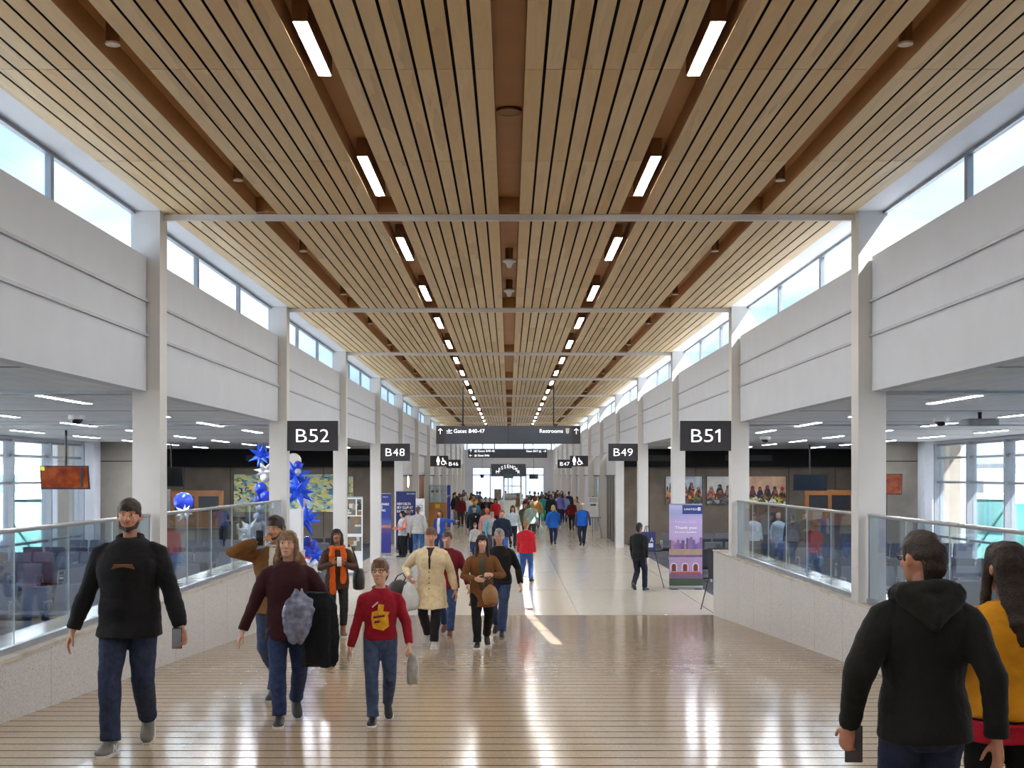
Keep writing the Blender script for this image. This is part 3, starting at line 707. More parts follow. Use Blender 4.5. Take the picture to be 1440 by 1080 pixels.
flat(t, 'logo_block', '#2b3a80', [q(.4, .015), q(1, .015), q(1, .12), q(.4, .12)], -.0095)
text(t, 'UNITED', q(.45, 0)[0], q(0, .075)[1], .05, -.015, WHT, width=.34, bold=.02); flat(t, 'emblem', '#f1f1f5', [q(.86, .04), q(.95, .04), q(.95, .08), q(.86, .08)], -.013)
text(t, 'Kansas City', q(.17, 0)[0], q(0, .23)[1], .075, -.012, M('#d8cdea', .5), width=.56, bold=0); text(t, 'Thank you', q(.17, 0)[0], q(0, .305)[1], .095, -.012, WHT, width=.56, bold=.02); text(t, 'for your business', q(.17, 0)[0], q(0, .347)[1], .06, -.012, WHT, width=.56, bold=.02)
rb = random.Random(3); x = 0.0; i = 0
while x < .97:
    ww = rb.uniform(.05, .1); hh = rb.uniform(.07, .2)
    flat(t, 'printed_tower', rb.choice(['#5a4d80', '#6e5c93', '#4a4a78', '#80679a', '#a07a80']), [q(x, .53), q(min(1, x + ww), .53), q(min(1, x + ww), .53 - hh * .75), q(x, .53 - hh * .75)], -.0085 - .0001 * (i % 5)); x += ww * .85; i += 1
flat(t, 'printed_lawn', '#a58b7e', [q(0, .53), q(1, .53), q(1, .60), q(0, .60)], -.0095)
flat(t, 'printed_facade', '#a58cb5', [q(0, .60), q(1, .60), q(1, .82), q(0, .82)], -.0092); flat(t, 'printed_cornice', '#6a567f', [q(0, .60), q(1, .60), q(1, .625), q(0, .625)], -.0096)
for u in (.14, .48, .8):
    for rr, c, y in ((.095, '#dcd0e2', -.0100), (.068, '#8a3b32', -.0110), (.035, '#54301f', -.0118)):
        cx, cz = q(u, .73); k = rr * w * 1.05; pts = [(cx - k, q(0, .79)[1]), (cx + k, q(0, .79)[1])] + [(cx + k * math.cos(R(a)), cz + k * math.sin(R(a))) for a in range(0, 181, 20)]
        flat(t, 'printed_arch', c, pts, y)
flat(t, 'printed_street', '#6d5478', [q(0, .82), q(1, .82), q(1, .875), q(0, .875)], -.0096); flat(t, 'printed_awning', '#9c4a30', [q(.05, .80), q(.95, .80), q(.95, .825), q(.05, .825)], -.0101)
navy = zgrad('navy_banner_print', [(0, '#2c2f86'), (.3, '#31348c'), (.42, '#6d4a7c'), (.47, '#b06c6c'), (.5, '#5b67a8'), (.6, '#28398f'), (1, '#22347e')], .05, 2.3, .1)
t, w, H = banner('roll_up_banner', 'narrow navy roll-up banner about sustainable flying with a square code patch', 526.5, 550, 693.5, 781, 45.7, navy)
q = lambda u, v: (-w / 2 + u * w, H * (1 - v))
for i, (s_, hh, ww) in enumerate((('SUSTAINABLE', .085, .5), ('FUTURE', .085, .26), ('OF FLYING.', .085, .38))): text(t, s_, q(.06, 0)[0], q(0, .195 + .05 * i)[1], hh, -.012, WHT, width=ww, bold=.03)
text(t, 'DELTA', q(.5, 0)[0], q(0, .07)[1], .04, -.012, WHT, width=.2); flat(t, 'printed_wing', '#c07a68', [q(0, .53), q(.5, .50), q(.98, .53), q(.98, .56), q(.4, .56), q(0, .57)], -.0095); flat(t, 'printed_tray', '#4a5ea0', [q(.08, .50), q(.45, .46), q(.92, .46), q(.85, .51), q(.1, .52)], -.0102)
flat(t, 'printed_emblem', '#c23a4a', [q(0, .89), q(.3, .88), q(.18, .96), q(.02, .97)], -.0095)
t, w, H = banner('roll_up_banner', 'dark navy roll-up banner about a new lounge club behind the standing trio', 557, 584.5, 690, 775, 47.5, zgrad('dark_navy_banner_print', [(0, '#1a2352'), (.5, '#1d2a60'), (1, '#202f6c')], .05, 2.3, .05))
q = lambda u, v: (-w / 2 + u * w, H * (1 - v))
text(t, 'NEW DELTA', q(.05, 0)[0], q(0, .235)[1], .1, -.012, WHT, width=.53, bold=.03); text(t, 'SKY CLUB AT', q(.05, 0)[0], q(0, .295)[1], .1, -.012, WHT, width=.6, bold=.03); text(t, 'KANSAS CITY', q(.05, 0)[0], q(0, .355)[1], .1, -.012, WHT, width=.62, bold=.03); text(t, 'SKY CLUB', q(.55, 0)[0], q(0, .06)[1], .045, -.012, WHT, width=.3)
t, w, H = banner('roll_up_banner', 'bright blue banner standing behind the glass display case', 626.5, 633.5, 681.5, 740, 68, M('#2e42a8', .55, var=.1))
text(t, 'FLY', -w / 2 + .03, H * .72, .12, -.012, WHT, width=w * .75)
# white photo board beside the third column
t, w, H = banner('display_board', 'white display board with three stacked room photographs and side lettering', 475, 510, 698.5, 809, 36.6, M('#eceef0', .5, var=.02), 'display board')
q = lambda u, v: (-w / 2 + u * w, H * (1 - v)); rb = random.Random(5)
def photo(u0, v0, u1, v1, seed):
    r2 = random.Random(seed); flat(t, 'photograph', r2.choice(['#6f6a60', '#4b4d4c', '#77736b']), [q(u0, v0), q(u1, v0), q(u1, v1), q(u0, v1)], -.0095)
    for i in range(9):
        a = r2.uniform(u0, u1 - .1); b = r2.uniform(v0, v1 - .04); c = min(u1, a + r2.uniform(.06, .25)); d = min(v1, b + r2.uniform(.02, .07))
        flat(t, 'photograph_patch', r2.choice(['#9c8f78', '#2e3032', '#c9c6bd', '#5d6b70', '#8b6b44', '#aab6bd']), [q(a, b), q(c, b), q(c, d), q(a, d)], -.0102 - .0003 * i)
photo(.25, .03, .72, .235, 1); photo(.77, .03, .95, .235, 2); photo(.25, .25, .95, .47, 3); photo(.25, .51, .95, .69, 4)
o = MB(); obj('side_strip', MB().box(-w / 2 + .02, -w / 2 + .14, -.011, -.008, H * .25, H * .95), M('#d9dce0', .5), t)
for i in range(7): flat(t, 'printed_line', '#5c6064', [q(.06, .3 + .05 * i), q(.14, .3 + .05 * i), q(.14, .32 + .05 * i), q(.06, .32 + .05 * i)], -.0122)
# easels
def easel(label, x, Y, bw, bz0, bz1, board, rz=0, hgt=1.6, tilt=8, boardname='board'):
    t = thing('easel', label, 'easel', (x, Y, 0), R(rz)); tl = math.tan(R(tilt))
    for e in (-1, 1):
        m = MB(); m.tube([(e * .42, -.12, .0), (e * .03, .1, hgt)], .012, 6); obj('leg', m, darkmetal, t)
    m = MB(); m.tube([(0, .42, 0), (0, .1, hgt)], .012, 6); obj('leg', m, darkmetal, t)
    m = MB(); m.box(-.36, .36, -.09, -.03, bz0 - .03, bz0); obj('ledge', m, darkmetal, t)
    m = MB(); m.add([(-bw / 2, -.085, bz0), (bw / 2, -.085, bz0), (bw / 2, -.085 + tl * (bz1 - bz0), bz1), (-bw / 2, -.085 + tl * (bz1 - bz0), bz1), (-bw / 2, -.068, bz0), (bw / 2, -.068, bz0), (bw / 2, -.068 + tl * (bz1 - bz0), bz1), (-bw / 2, -.068 + tl * (bz1 - bz0), bz1)], [(0, 1, 2, 3), (7, 6, 5, 4), (4, 5, 1, 0), (5, 6, 2, 1), (6, 7, 3, 2), (7, 4, 0, 3)])
    obj(boardname, m, board, t); return t
t = easel('black tripod easel holding a small navy card behind the man in black', 3.62, 32.6, .42, .98, 1.46, M('#27306e', .5), 0, 1.62)
text(t, 'A', .06, 1.2, .12, -.1, WHT, width=.09); flat(t, 'printed_square', '#dfe3ee', [(.02, 1.06), (.14, 1.06), (.14, 1.17), (.02, 1.17)], -.1)
easel('black easel with a dark board tucked behind the parapet end beside the lilac banner', 4.62, 27.4, .5, .7, 1.34, M('#1c1c1f', .6), 0, 1.42)
t = easel('easel with a white notice board by the far columns near the B49 sign', 3.98, 59.0, .5, .95, 1.9, M('#eceef0', .5), 0, 1.95)
flat(t, 'printed_emblem', '#39404a', [(-.13, 1.5), (.13, 1.5), (.13, 1.57), (-.13, 1.57)], -.075); 
for i in range(4): flat(t, 'printed_line', '#9aa0a8', [(-.18, 1.68 + .05 * i), (.18, 1.68 + .05 * i), (.18, 1.7 + .05 * i), (-.18, 1.7 + .05 * i)], -.06)
t = easel('easel with a white notice leaning behind the grey sweater man and navy banner', atx(589, 50), 50.2, .45, 1.1, 2.0, M('#eef0f2', .5), 8, 2.05)
for i in range(4): flat(t, 'printed_line', '#9aa0a8', [(-.16, 1.5 + .07 * i), (.16, 1.5 + .07 * i), (.16, 1.53 + .07 * i), (-.16, 1.53 + .07 * i)], -.07)
# glass display case and white cabinet
t = thing('display_case', 'tall glass display case with a wooden lower half by the column', 'display case', (-3.78, 66, 0)); m = MB(); m.box(-.47, .47, -.35, .35, 0, 1.5); obj('wooden_base', m, M('#a87844', .5, var=.12, scale=4), t)
m = MB()
for x in (-.45, .45):
    for y in (-.33, .33): m.box(x - .025, x + .025, y - .025, y + .025, 1.5, 2.4)
m.box(-.48, .48, -.36, .36, 2.38, 2.44); obj('frame', m, steel, t); m = MB(); m.box(-.43, .43, -.34, -.335, 1.5, 2.38); obj('glass', m, railglass, t)
m = MB()
for z in (1.75, 2.0, 2.25): m.box(-.42, .42, -.2, .3, z, z + .02)
obj('shelf', m, white2, t); m = MB(); m.poly([(-.12, 1.2), (.12, 1.2), (.12, 1.42), (-.12, 1.42)], -.36, -.352); obj('yellow_notice', m, M('#d9c24a', .5), t)
for i in range(3):
    m = MB(); m.rbox(-.35 + .25 * i, -.2 + .25 * i, -.1, .1, 2.02, 2.16, .02); obj('exhibit', m, M(['#d8b99a', '#caa27a', '#e6d2bd'][i], .5), t)
t = thing('cabinet', 'plain white cabinet standing behind the column with the B52 sign', 'cabinet', (atx(413, 27.4) , 27.4, 0)); m = MB(); m.box(-.19, .19, -.15, .15, .04, 2.2); obj('body', m, white2, t)
m = MB(); m.box(-.17, .17, -.165, -.152, .1, 2.15); obj('door', m, white2, t); m = MB(); m.box(-.18, .18, -.13, .13, 0, .04); obj('plinth', m, darkmetal, t); m = MB(); m.tube([(.12, -.18, 1.0), (.12, -.18, 1.15)], .008, 6); m.box(.115, .125, -.18, -.16, 1.0, 1.01); m.box(.115, .125, -.18, -.16, 1.14, 1.15); obj('handle', m, steel, t)
# wall sconce
t = thing('wall_sconce', 'oval white lit wall lamp near the B48 sign', 'lamp', (-4.61, 56.0, 2.35)); m = MB(); m.ell((.06, 0, .3), (.06, .16, .28), 14, 9); obj('shade', m, EM('#ffffff', 2.5), t, smooth=True); m = MB(); m.box(0, .03, -.2, .2, 0, .6); obj('backplate', m, darkmetal, t)
t = thing('wall_screen', 'slim lit screen on the wall before the orange restroom entry', 'screen', (4.61, 70.6, 1.0)); m = MB(); m.box(-.05, 0, -.35, .35, 0, 1.9); obj('frame', m, darkmetal, t); m = MB(); m.box(-.056, -.05, -.3, .3, .06, 1.84); obj('screen', m, EM('#e8f4ff', 1.6), t)
# ================================================================== lounge: screens, pictures, desks
def tv(label, px0, px1, pyt, pyb, Y, scr, tilt=10, trap=0.0, pole=True):
    x0, x1 = atx(px0, Y), atx(px1, Y); zb, zt = atz(pyb, Y), atz(pyt, Y); w, h = x1 - x0, zt - zb
    t = thing('television', label, 'television', ((x0 + x1) / 2, Y, zb)); k = math.tan(R(tilt)) * h
    def slab(x, z0, z1, ya, yb): return MB().add([(-x, ya, z0), (x, ya, z0), (x, ya - k * (z1 - z0) / h, z1), (-x, ya - k * (z1 - z0) / h, z1), (-x, yb, z0), (x, yb, z0), (x, yb - k * (z1 - z0) / h, z1), (-x, yb - k * (z1 - z0) / h, z1)], [(0, 1, 2, 3), (7, 6, 5, 4), (4, 5, 1, 0), (5, 6, 2, 1), (6, 7, 3, 2), (7, 4, 0, 3)])
    obj('bezel', slab(w / 2, 0, h, 0, .06), darkmetal, t); sl = slab(w / 2 - .025, .03, h - .025, -.008, -.002); obj('screen', sl, scr, t)
    if pole: obj('ceiling_mount', MB().tube([(0, .04, h * .6), (0, .04, 4.06 - zb)], .03, 8), darkmetal, t)
    return t, w, h
def orange_screen():
    t = NT('orange_screen'); p = t.obj(); nz = t.noise(p, 3.2, 5, .6)
    c = t.ramp(nz.outputs['Fac'], [(.25, lin('#5a1f0c')), (.5, lin('#9c4418')), (.75, lin('#c26a2a')), (.85, lin('#e8c090'))])
    t.bsdf(lin('#101010'), .2); b = [n for n in t.t.nodes if n.type == 'BSDF_PRINCIPLED'][0]
    t.set(b, 'Emission Color', c); b.inputs['Emission Strength'].default_value = .8; return t.m
osc = orange_screen(); dsc = M('#1d2630', .18, var=.15, scale=2, name='dark_screen')
t, w, h = tv('television with an orange picture hanging on a pole before the lounge windows', 58, 126, 655, 688, 30.8, osc, 12)
obj('banner_strip', MB().poly([(w * .36, .06), (w * .42, .06), (w * .42, h - .06), (w * .36, h - .06)], -.16, -.155), darkmetal, t); obj('corner_badge', MB().poly([(-w * .47, h * .8), (-w * .37, h * .8), (-w * .37, h * .97), (-w * .47, h * .97)], -.2, -.195), M('#d8d85a', .5), t)
tv('black television showing nothing by the grey wall past the first B52 side column', 222, 258, 657, 684, 43.5, M('#101215', .2), 8)
tv('dark blank television hanging on a pole in the lounge beyond the B51 sign', 1115, 1163, 667, 690, 45, dsc, 8)
t, w, h = tv('orange television on a floor pole by the grey pier near the sunlit windows', 1225, 1268, 666.5, 695.5, 41.2, osc, 8, pole=False)
obj('stand_pole', MB().tube([(0, .03, .1), (0, .03, -atz(695.5, 41.2) + .02)], .04, 8), darkmetal, t); obj('base', MB().box(-.3, .3, -.25, .25, -atz(695.5, 41.2), -atz(695.5, 41.2) + .03), darkmetal, t)
def paintmat(name, cols, scale=3.0, seed=0.0, stretch=(1, 1, 1)):
    t = NT(name); o = t.obj(); mp = t.n('ShaderNodeMapping'); mp.inputs['Location'].default_value = (seed, 0, seed); mp.inputs['Scale'].default_value = stretch; mp.inputs['Rotation'].default_value = (0, .5, 0); t.set(mp, 'Vector', o)
    nz = t.noise(mp.outputs[0], scale, 3); ad = t.n('ShaderNodeVectorMath', _operation='MULTIPLY_ADD'); t.set(ad, 'i0', nz.outputs['Color']); ad.inputs[1].default_value = (.5, .5, .5); t.set(ad, 'i2', mp.outputs[0])
    vo = t.n('ShaderNodeTexVoronoi', Scale=scale * 1.6); t.set(vo, 'Vector', ad.outputs[0])
    sp = t.n('ShaderNodeSeparateColor'); t.t.links.new(vo.outputs['Color'], sp.inputs[0]); n = len(cols)
    c = t.ramp(sp.outputs[0], [(i / n, lin(x)) for i, x in enumerate(cols)], 'CONSTANT'); t.bsdf(c, .5); return t.m
def painting(label, px0, px1, pyt, pyb, mat, Y=53.44, extra=None):
    x0, x1 = atx(px0, Y), atx(px1, Y); t = thing('painting', label, 'painting', ((x0 + x1) / 2, Y, atz(pyb, Y))); w, h = x1 - x0, atz(pyt, Y) - atz(pyb, Y)
    obj('canvas', MB().box(-w / 2, w / 2, -.03, .05, 0, h), mat, t)
    for nm, bx in (('frame', (-w / 2 - .02, -w / 2)), ('frame', (w / 2, w / 2 + .02))): obj('frame', MB().box(bx[0], bx[1], -.035, .05, -.02, h + .02), darkmetal, t)
    return t, w, h
t, w, h = painting('wide painting of blue, yellow and green strokes behind the balloons', 329, 487, 667, 720, paintmat('garden_painting', ['#e6e09a', '#9cc4bc', '#efe8b0', '#6fa3bf', '#ddd67e', '#b4d3d6', '#4d86a8', '#efd868', '#7fa56a', '#d9e0a8'], 3.4, 1.0, (1, 1, 1.8)))
rb = random.Random(11)
for i in range(46):
    a = rb.uniform(0, 3.1); cx, cz = rb.uniform(-w * .46, w * .46), rb.uniform(h * .08, h * .93); l = rb.uniform(.05, .12); s_ = .022; dx, dz = math.cos(a), math.sin(a)
    obj('brush_stroke', MB().poly([(cx - dx * l - dz * s_, cz - dz * l + dx * s_), (cx - dx * l + dz * s_, cz - dz * l - dx * s_), (cx + dx * l + dz * s_, cz + dz * l - dx * s_), (cx + dx * l - dz * s_, cz + dz * l + dx * s_)], -.036, -.031), M(rb.choice(['#2b3a3a', '#28426e', '#8a3a2a', '#e9d34e', '#3d5d3a', '#20252c']), .6), t)
def fig_painting(label, px0, px1, sky, seed, cols, ground):
    t, w, h = painting(label, px0, px1, 670, 709.5, sky); r2 = random.Random(seed); n = max(2, int(w / .3))
    for lay in range(2):
        pts = [(-w / 2, h * .12), (w / 2, h * .12)]; top = []
        for i in range(n):
            cx = -w / 2 + (i + .5) * w / n; pk = h * (r2.uniform(.62, .8) if lay == 0 else r2.uniform(.38, .55)); ww = w / n * .46
            top += [(cx - ww, pk - h * .3), (cx - ww * .75, pk - h * .17), (cx - ww * .5, pk - h * .13), (cx - ww * .52, pk - .05), (cx - ww * .25, pk), (cx + ww * .25, pk), (cx + ww * .52, pk - .05), (cx + ww * .5, pk - h * .13), (cx + ww * .75, pk - h * .17), (cx + ww, pk - h * .3)]
        obj('painted_crowd', MB().poly(pts + top[::-1], -.034 - .004 * lay, -.031), paintmat('crowd_paint_%d_%d' % (seed, lay), cols if lay == 0 else cols[::-1], 4.2, seed + lay * 3.0), t)
    obj('painted_ground', MB().poly([(-w / 2, 0), (w / 2, 0), (w / 2, h * .2), (w * .2, h * .3), (-w * .1, h * .18), (-w * .3, h * .28), (-w / 2, h * .2)], -.043, -.031), paintmat('ground_paint_%d' % seed, ground, 5, seed), t)
    return t
skyp = lambda n, a, b: (lambda t: (t.bsdf(t.ramp(t.noise(t.obj(), 2.2, 4).outputs['Fac'], [(.35, lin(a)), (.65, lin(b))]), .55), t.m)[1])(NT(n))
fig_painting('narrow painting edge with a pale sky half hidden by a column', 936, 945, skyp('pale_sky_paint', '#a9bccb', '#e2e6e8'), 1, ['#d97a2a', '#7a3a1e', '#e8a640', '#2a2420', '#c2452a', '#3b4a6a', '#8a5530'], ['#4a4a52', '#6b7a3a', '#2c2c30', '#8a3a6a'])
fig_painting('painting of orange figures under a blue cloudy sky above the lilac banner', 957, 987, skyp('blue_sky_paint', '#7ea3c4', '#dfe4e6'), 2, ['#d97a2a', '#7a3a1e', '#e8a640', '#2a2420', '#c2452a', '#3b4a6a', '#8a5530'], ['#4a4a52', '#6b7a3a', '#2c2c30', '#8a3a6a'])
fig_painting('painting of orange figures on grey rocks under a pale sky', 994, 1030, skyp('white_sky_paint', '#d6d3cf', '#ece9e2'), 3, ['#c9703a', '#5a3020', '#e2a070', '#20262e', '#a83a26', '#7d8088', '#d98a50'], ['#6d7076', '#4a4d52', '#a5a8ac', '#2e3034'])
fig_painting('wide painting of a row of figures under a pink sky', 1053, 1105, skyp('pink_sky_paint', '#d9a08a', '#f0d0a4'), 4, ['#8a3a20', '#2b5fa8', '#3a2418', '#c9602a', '#1e2a44', '#d9884a', '#5a7a3a'], ['#7a8a2e', '#e0c23a', '#3d4a22', '#e8e4da'])
fig_painting('small painting half hidden behind the column near the B48 sign', 490, 497, skyp('green_sky_paint', '#8fae9a', '#d9d59a'), 6, ['#5d8a58', '#c9c46a', '#2f5f7a', '#e6dfa0'], ['#3d5d3a', '#5d8a58'])
def desk(label, x, Y, s, front, scr):
    t = thing('gate_desk', label, 'desk', (x, Y, 0)); obj('counter', MB().box(-.9, .9, -.35, .35, 0, 1.05), front, t); obj('worktop', MB().box(-.98, .98, -.42, .42, 1.05, 1.1), dkp, t)
    obj('side_tower', MB().box(s * .95, s * 1.75, -.1, .35, 0, 2.45), M('#8a909a', .4, var=.05), t); obj('wood_surround', MB().box(-.95, .9, .3, .4, 1.1, 2.4), woodp, t)
    for i in range(2): o = obj('screen', MB().box(-.8 + .85 * i, -.1 + .85 * i, .28, .3, 1.65, 2.2), scr, t)
    return t
desk('gate desk with wood surround and lit screens by the grey pier on the B52 side', -11.0, 43.6, -1, dkw, M('#26292e', .3)); desk('gate desk with wood surround by the dark television on the B51 side', 12.0, 46.2, 1, M('#5f574e', .5), M('#26292e', .3))
t = thing('information_screen', 'small departures screen in the gate desk surround', 'screen', (atx(180, 43.3), 43.15, atz(698, 43.15))); obj('frame', MB().box(-.2, .2, -.03, .03, 0, .48), darkmetal, t); obj('screen', MB().box(-.17, .17, -.036, -.03, .03, .45), EM('#c9d6e6', .6), t)
for x, Y, lab in ((atx(108, 23), 23.0, 'dome camera on the lounge ceiling before the hanging orange television'), (atx(1323, 24), 24.0, 'dome camera on the lounge ceiling above the sunlit windows'), (atx(1076, 36), 36.0, 'dome camera on the lounge ceiling beyond the B51 column')):
    t = thing('dome_camera', lab, 'security camera', (x, Y, 3.98)); obj('dome', MB().ell((0, 0, 0), (.11, .11, .09), 16, 9), M('#1b1c1f', .15), t, smooth=True); obj('mount', MB().cyl((0, 0), .15, .0, .08, 20), white2, t)
t = thing('projector', 'grey box projector hung under the lounge ceiling on the B51 side', 'projector', (atx(1378, 22), 22, 3.82)); obj('body', MB().rbox(-.28, .28, -.2, .2, 0, .12, .04), M('#77797f', .5), t); obj('ceiling_mount', MB().tube([(0, 0, .12), (0, 0, .24)], .04, 8), darkmetal, t)
# ================================================================== beam seating
seatm = M('#454a5c', .55, var=.12, scale=12, bump=.1, name='slate_seat_vinyl'); seatd = M('#35373f', .55, var=.1, name='dark_seat_vinyl')
def seat_unit(n, label, group, mat, x, y, rz):
    t = thing('beam_seating', label, 'seats', (x, y, 0), R(rz), group); p = .62
    obj('beam', MB().box(-n * p / 2, n * p / 2, -.04, .04, .33, .39), darkmetal, t)
    for e in (-1, 1):
        m = MB(); xx = e * (n * p / 2 - p * .5); m.tube([(xx, 0, .35), (xx, -.3, .04), (xx, -.33, .0)], .022, 8); m.tube([(xx, 0, .35), (xx, .3, .04), (xx, .33, .0)], .022, 8); obj('leg', m, steel, t)
    sm = MB(); sm.rbox(-.28, .28, -.3, .2, .41, .49, .04); bmx = MB()
    bmx.rings([[(-.27, .17 + .06 * k + d, z) for d in (0,)] for k, z in ()] or [[(-.27, .16, .46), (.27, .16, .46), (.27, .22, .46), (-.27, .22, .46)], [(-.28, .2, .66), (.28, .2, .66), (.28, .26, .66), (-.28, .26, .66)], [(-.27, .27, .9), (.27, .27, .9), (.27, .31, .9), (-.27, .31, .9)], [(-.25, .285, .925), (.25, .285, .925), (.25, .305, .925), (-.25, .305, .925)]])
    ms, mk = sm.mesh('seat'), bmx.mesh('backrest'); am = MB(); am.tube([(0, .22, .5), (0, .18, .66), (0, -.1, .67), (0, -.22, .64), (0, -.2, .42)], .016, 8); am.box(-.025, .025, -.2, .14, .67, .69); ma = am.mesh('armrest')
    for i in range(n):
        xx = -n * p / 2 + p * (i + .5); obj('seat', ms, mat, t, (xx, 0, 0)); obj('backrest', mk, mat, t, (xx, 0, 0))
    for i in range(n + 1): obj('armrest', ma, steel, t, (-n * p / 2 + p * i, 0, 0))
    return t
proto = {}
def seats(n, label, group, x, y, rz, mat=seatm):
    key = (n, mat.name)
    if key not in proto: proto[key] = seat_unit(n, label, group, mat, x, y, rz); return proto[key]
    return dup(proto[key], (x, y, 0), R(rz), label, group)
rowsL = [(22.4, 0), (24.9, 180), (28.2, 0), (29.6, 180), (32.4, 0), (35.4, 180), (38.6, 0)]
for i, (y, rz) in enumerate(rowsL):
    for j, x in enumerate((-12.2, -8.6)):
        if j == 1 and i in (1,): continue
        seats(5, 'slate seat row, %s behind the B52 side railing, %s' % (ORD[i], ('near the windows', 'near the concourse')[j]), 'slate seats in the B52 side lounge', x, y, rz)
rowsR = [(24.2, 180), (27.4, 0), (30.6, 180), (34.4, 0), (37.4, 180)]
for i, (y, rz) in enumerate(rowsR):
    for j, x in enumerate((8.9, 12.3)):
        if j == 1 and i in (3,): continue
        seats(5, 'slate seat row, %s behind the B51 side railing, %s' % (ORD[i], ('near the concourse', 'near the windows')[j]), 'slate seats in the B51 side lounge', x, y, rz)
for i, y in enumerate((34.6, 37.4, 40.2, 43.0)):
    seats(4, 'dark seat row in the lounge behind the lilac banner, %s from it' % ORD[i], 'dark seats behind the lilac banner', 6.5, y, 0 if i % 2 else 180, seatd)
for i, y in enumerate((33.6, 37.0, 40.5)):
    seats(4, 'dark seat row in the lounge behind the photo board, %s from it' % ORD[i], 'dark seats behind the photo board', -6.6, y, 0 if i % 2 else 180, seatd)
# empty wheelchair by the windows
t = thing('wheelchair', 'empty dark folding wheelchair by the sunlit lounge windows', 'wheelchair', (13.1, 32.6, 0), R(60))
for e in (-.27, .27):
    m = MB()
    for i in range(24): a0, a1 = 2 * math.pi * i / 24, 2 * math.pi * (i + 1) / 24; m.tube([(e * 1.12, .1 + .3 * math.cos(a0), .3 + .3 * math.sin(a0)), (e * 1.12, .1 + .3 * math.cos(a1), .3 + .3 * math.sin(a1))], .016, 6)
    for i in range(8): a0 = math.pi * i / 4; m.tube([(e * 1.12, .1, .3), (e * 1.12, .1 + .3 * math.cos(a0), .3 + .3 * math.sin(a0))], .004, 4)
    obj('wheel', m, darkmetal, t); obj('caster', MB().tube([(e - .015, -.36, .08), (e + .015, -.36, .08)], .08, 14), darkmetal, t)
    m = MB(); m.tube([(e, .25, .5), (e, .28, .95), (e, .42, 1.0)], .016, 6); m.tube([(e, .25, .74), (e, -.2, .74), (e, -.3, .5), (e, -.36, .1)], .014, 6); m.tube([(e, -.3, .5), (e, -.5, .12)], .013, 6); obj('side_frame', m, darkmetal, t)
    obj('footrest', MB().box(e - .08, e + .08, -.62, -.48, .09, .11), darkmetal, t)
obj('seat', MB().box(-.26, .26, -.25, .22, .47, .5), seatd, t); obj('backrest', MB().box(-.26, .26, .245, .27, .5, .95), seatd, t)
# ================================================================== balloon column
blue = M('#2440c8', .22, var=.08, name='blue_latex'); navyb = M('#1c2f8e', .22, var=.08, name='navy_latex'); whb = M('#e6e3de', .25, var=.05, name='pearl_latex'); greyb = M('#a9adb8', .25, var=.06, name='silver_latex'); orb = M('#d9552a', .25, name='orange_latex')
foilb = M('#2a5ae6', .2, metal=.45, var=.1, name='blue_foil'); foilw = M('#f0f0f2', .2, metal=.25, var=.04, name='silver_foil')
cname = {id(blue): 'blue', id(navyb): 'navy', id(whb): 'pearl white', id(greyb): 'silver grey', id(orb): 'orange'}
PLACED = []
def free(px, py, rpx, Y, k):
    best = None
    for i in range(60):
        y = Y + (i // 2 + i % 2) * .07 * (1 if i % 2 else -1)
        if y < 26.75 or abs(y - 27.4) < .16 + rpx * y / F * k and px < 425 and 400 < px and py > 700: continue
        p = Vector((atx(px, y), y, atz(py, y))); r = rpx * y / F * k
        if all((p - q).length > r + s for q, s in PLACED): PLACED.append((p, r)); return y
    return Y
def balloon(px, py, rpx, mat, where, Y=28.0):
    Y = free(px, py, rpx, Y, 1.08); r = rpx * Y / F; t = thing('balloon', '%s round balloon %s' % (cname[id(mat)], where), 'balloon', (atx(px, Y), Y, atz(py, Y)), 0, 'balloons of the garland')
    rs = []
    for z, k in ((-1.1, .12), (-1.0, .3), (-.8, .62), (-.5, .88), (-.1, 1), (.3, .97), (.65, .77), (.88, .47), (.97, .2)): rs.append([(r * k * math.cos(2 * math.pi * i / 18), r * k * math.sin(2 * math.pi * i / 18), r * z) for i in range(18)])
    obj('skin', MB().rings(rs), mat, t, smooth=True); obj('knot', MB().cyl((0, 0), r * .16, -r * 1.22, -r * 1.08, 8, r * .08), mat, t)
def star(px, py, rpx, mat, where, Y=27.9, seed=1):
    Y = free(px, py, rpx, Y, .72); r = rpx * Y / F; c = 'blue' if mat is foilb else 'silver'; t = thing('star_balloon', '%s spiky foil star balloon %s' % (c, where), 'balloon', (atx(px, Y), Y, atz(py, Y)), 0, 'balloons of the garland'); r2 = random.Random(seed)
    dirs = []; n = 12
    for i in range(n):
        z = 1 - 2 * (i + .5) / n; a = i * 2.399963 + seed; q_ = math.sqrt(1 - z * z); dirs.append(Vector((q_ * math.cos(a), q_ * math.sin(a), z)))
    obj('core', MB().ell((0, 0, 0), (r * .3, r * .3, r * .3), 14, 9), mat, t, smooth=True)
    m = MB()
    for d in dirs:
        L = r * r2.uniform(.85, 1.1); m.tube([d * r * .1, d * L * .32, d * L], [r * .24, r * .2, r * .008], 6)
    obj('spike', m, mat, t)
for a in ((368, 640, 20, foilb, 'at the very top of the garland'), (372, 662, 17, foilw, 'below the top blue star'), (416, 668, 22, foilb, 'just beneath the B52 sign'), (420, 690, 27, foilb, 'in the middle beside the column'), (430, 731, 24, foilb, 'above the silver star'), (444, 780, 15, foilb, 'half behind the silver star'), (441, 795, 20, foilw, 'lowest of the garland'), (352, 748, 20, foilw, 'behind the glass railing')): star(*a, seed=int(a[0] + a[1]))
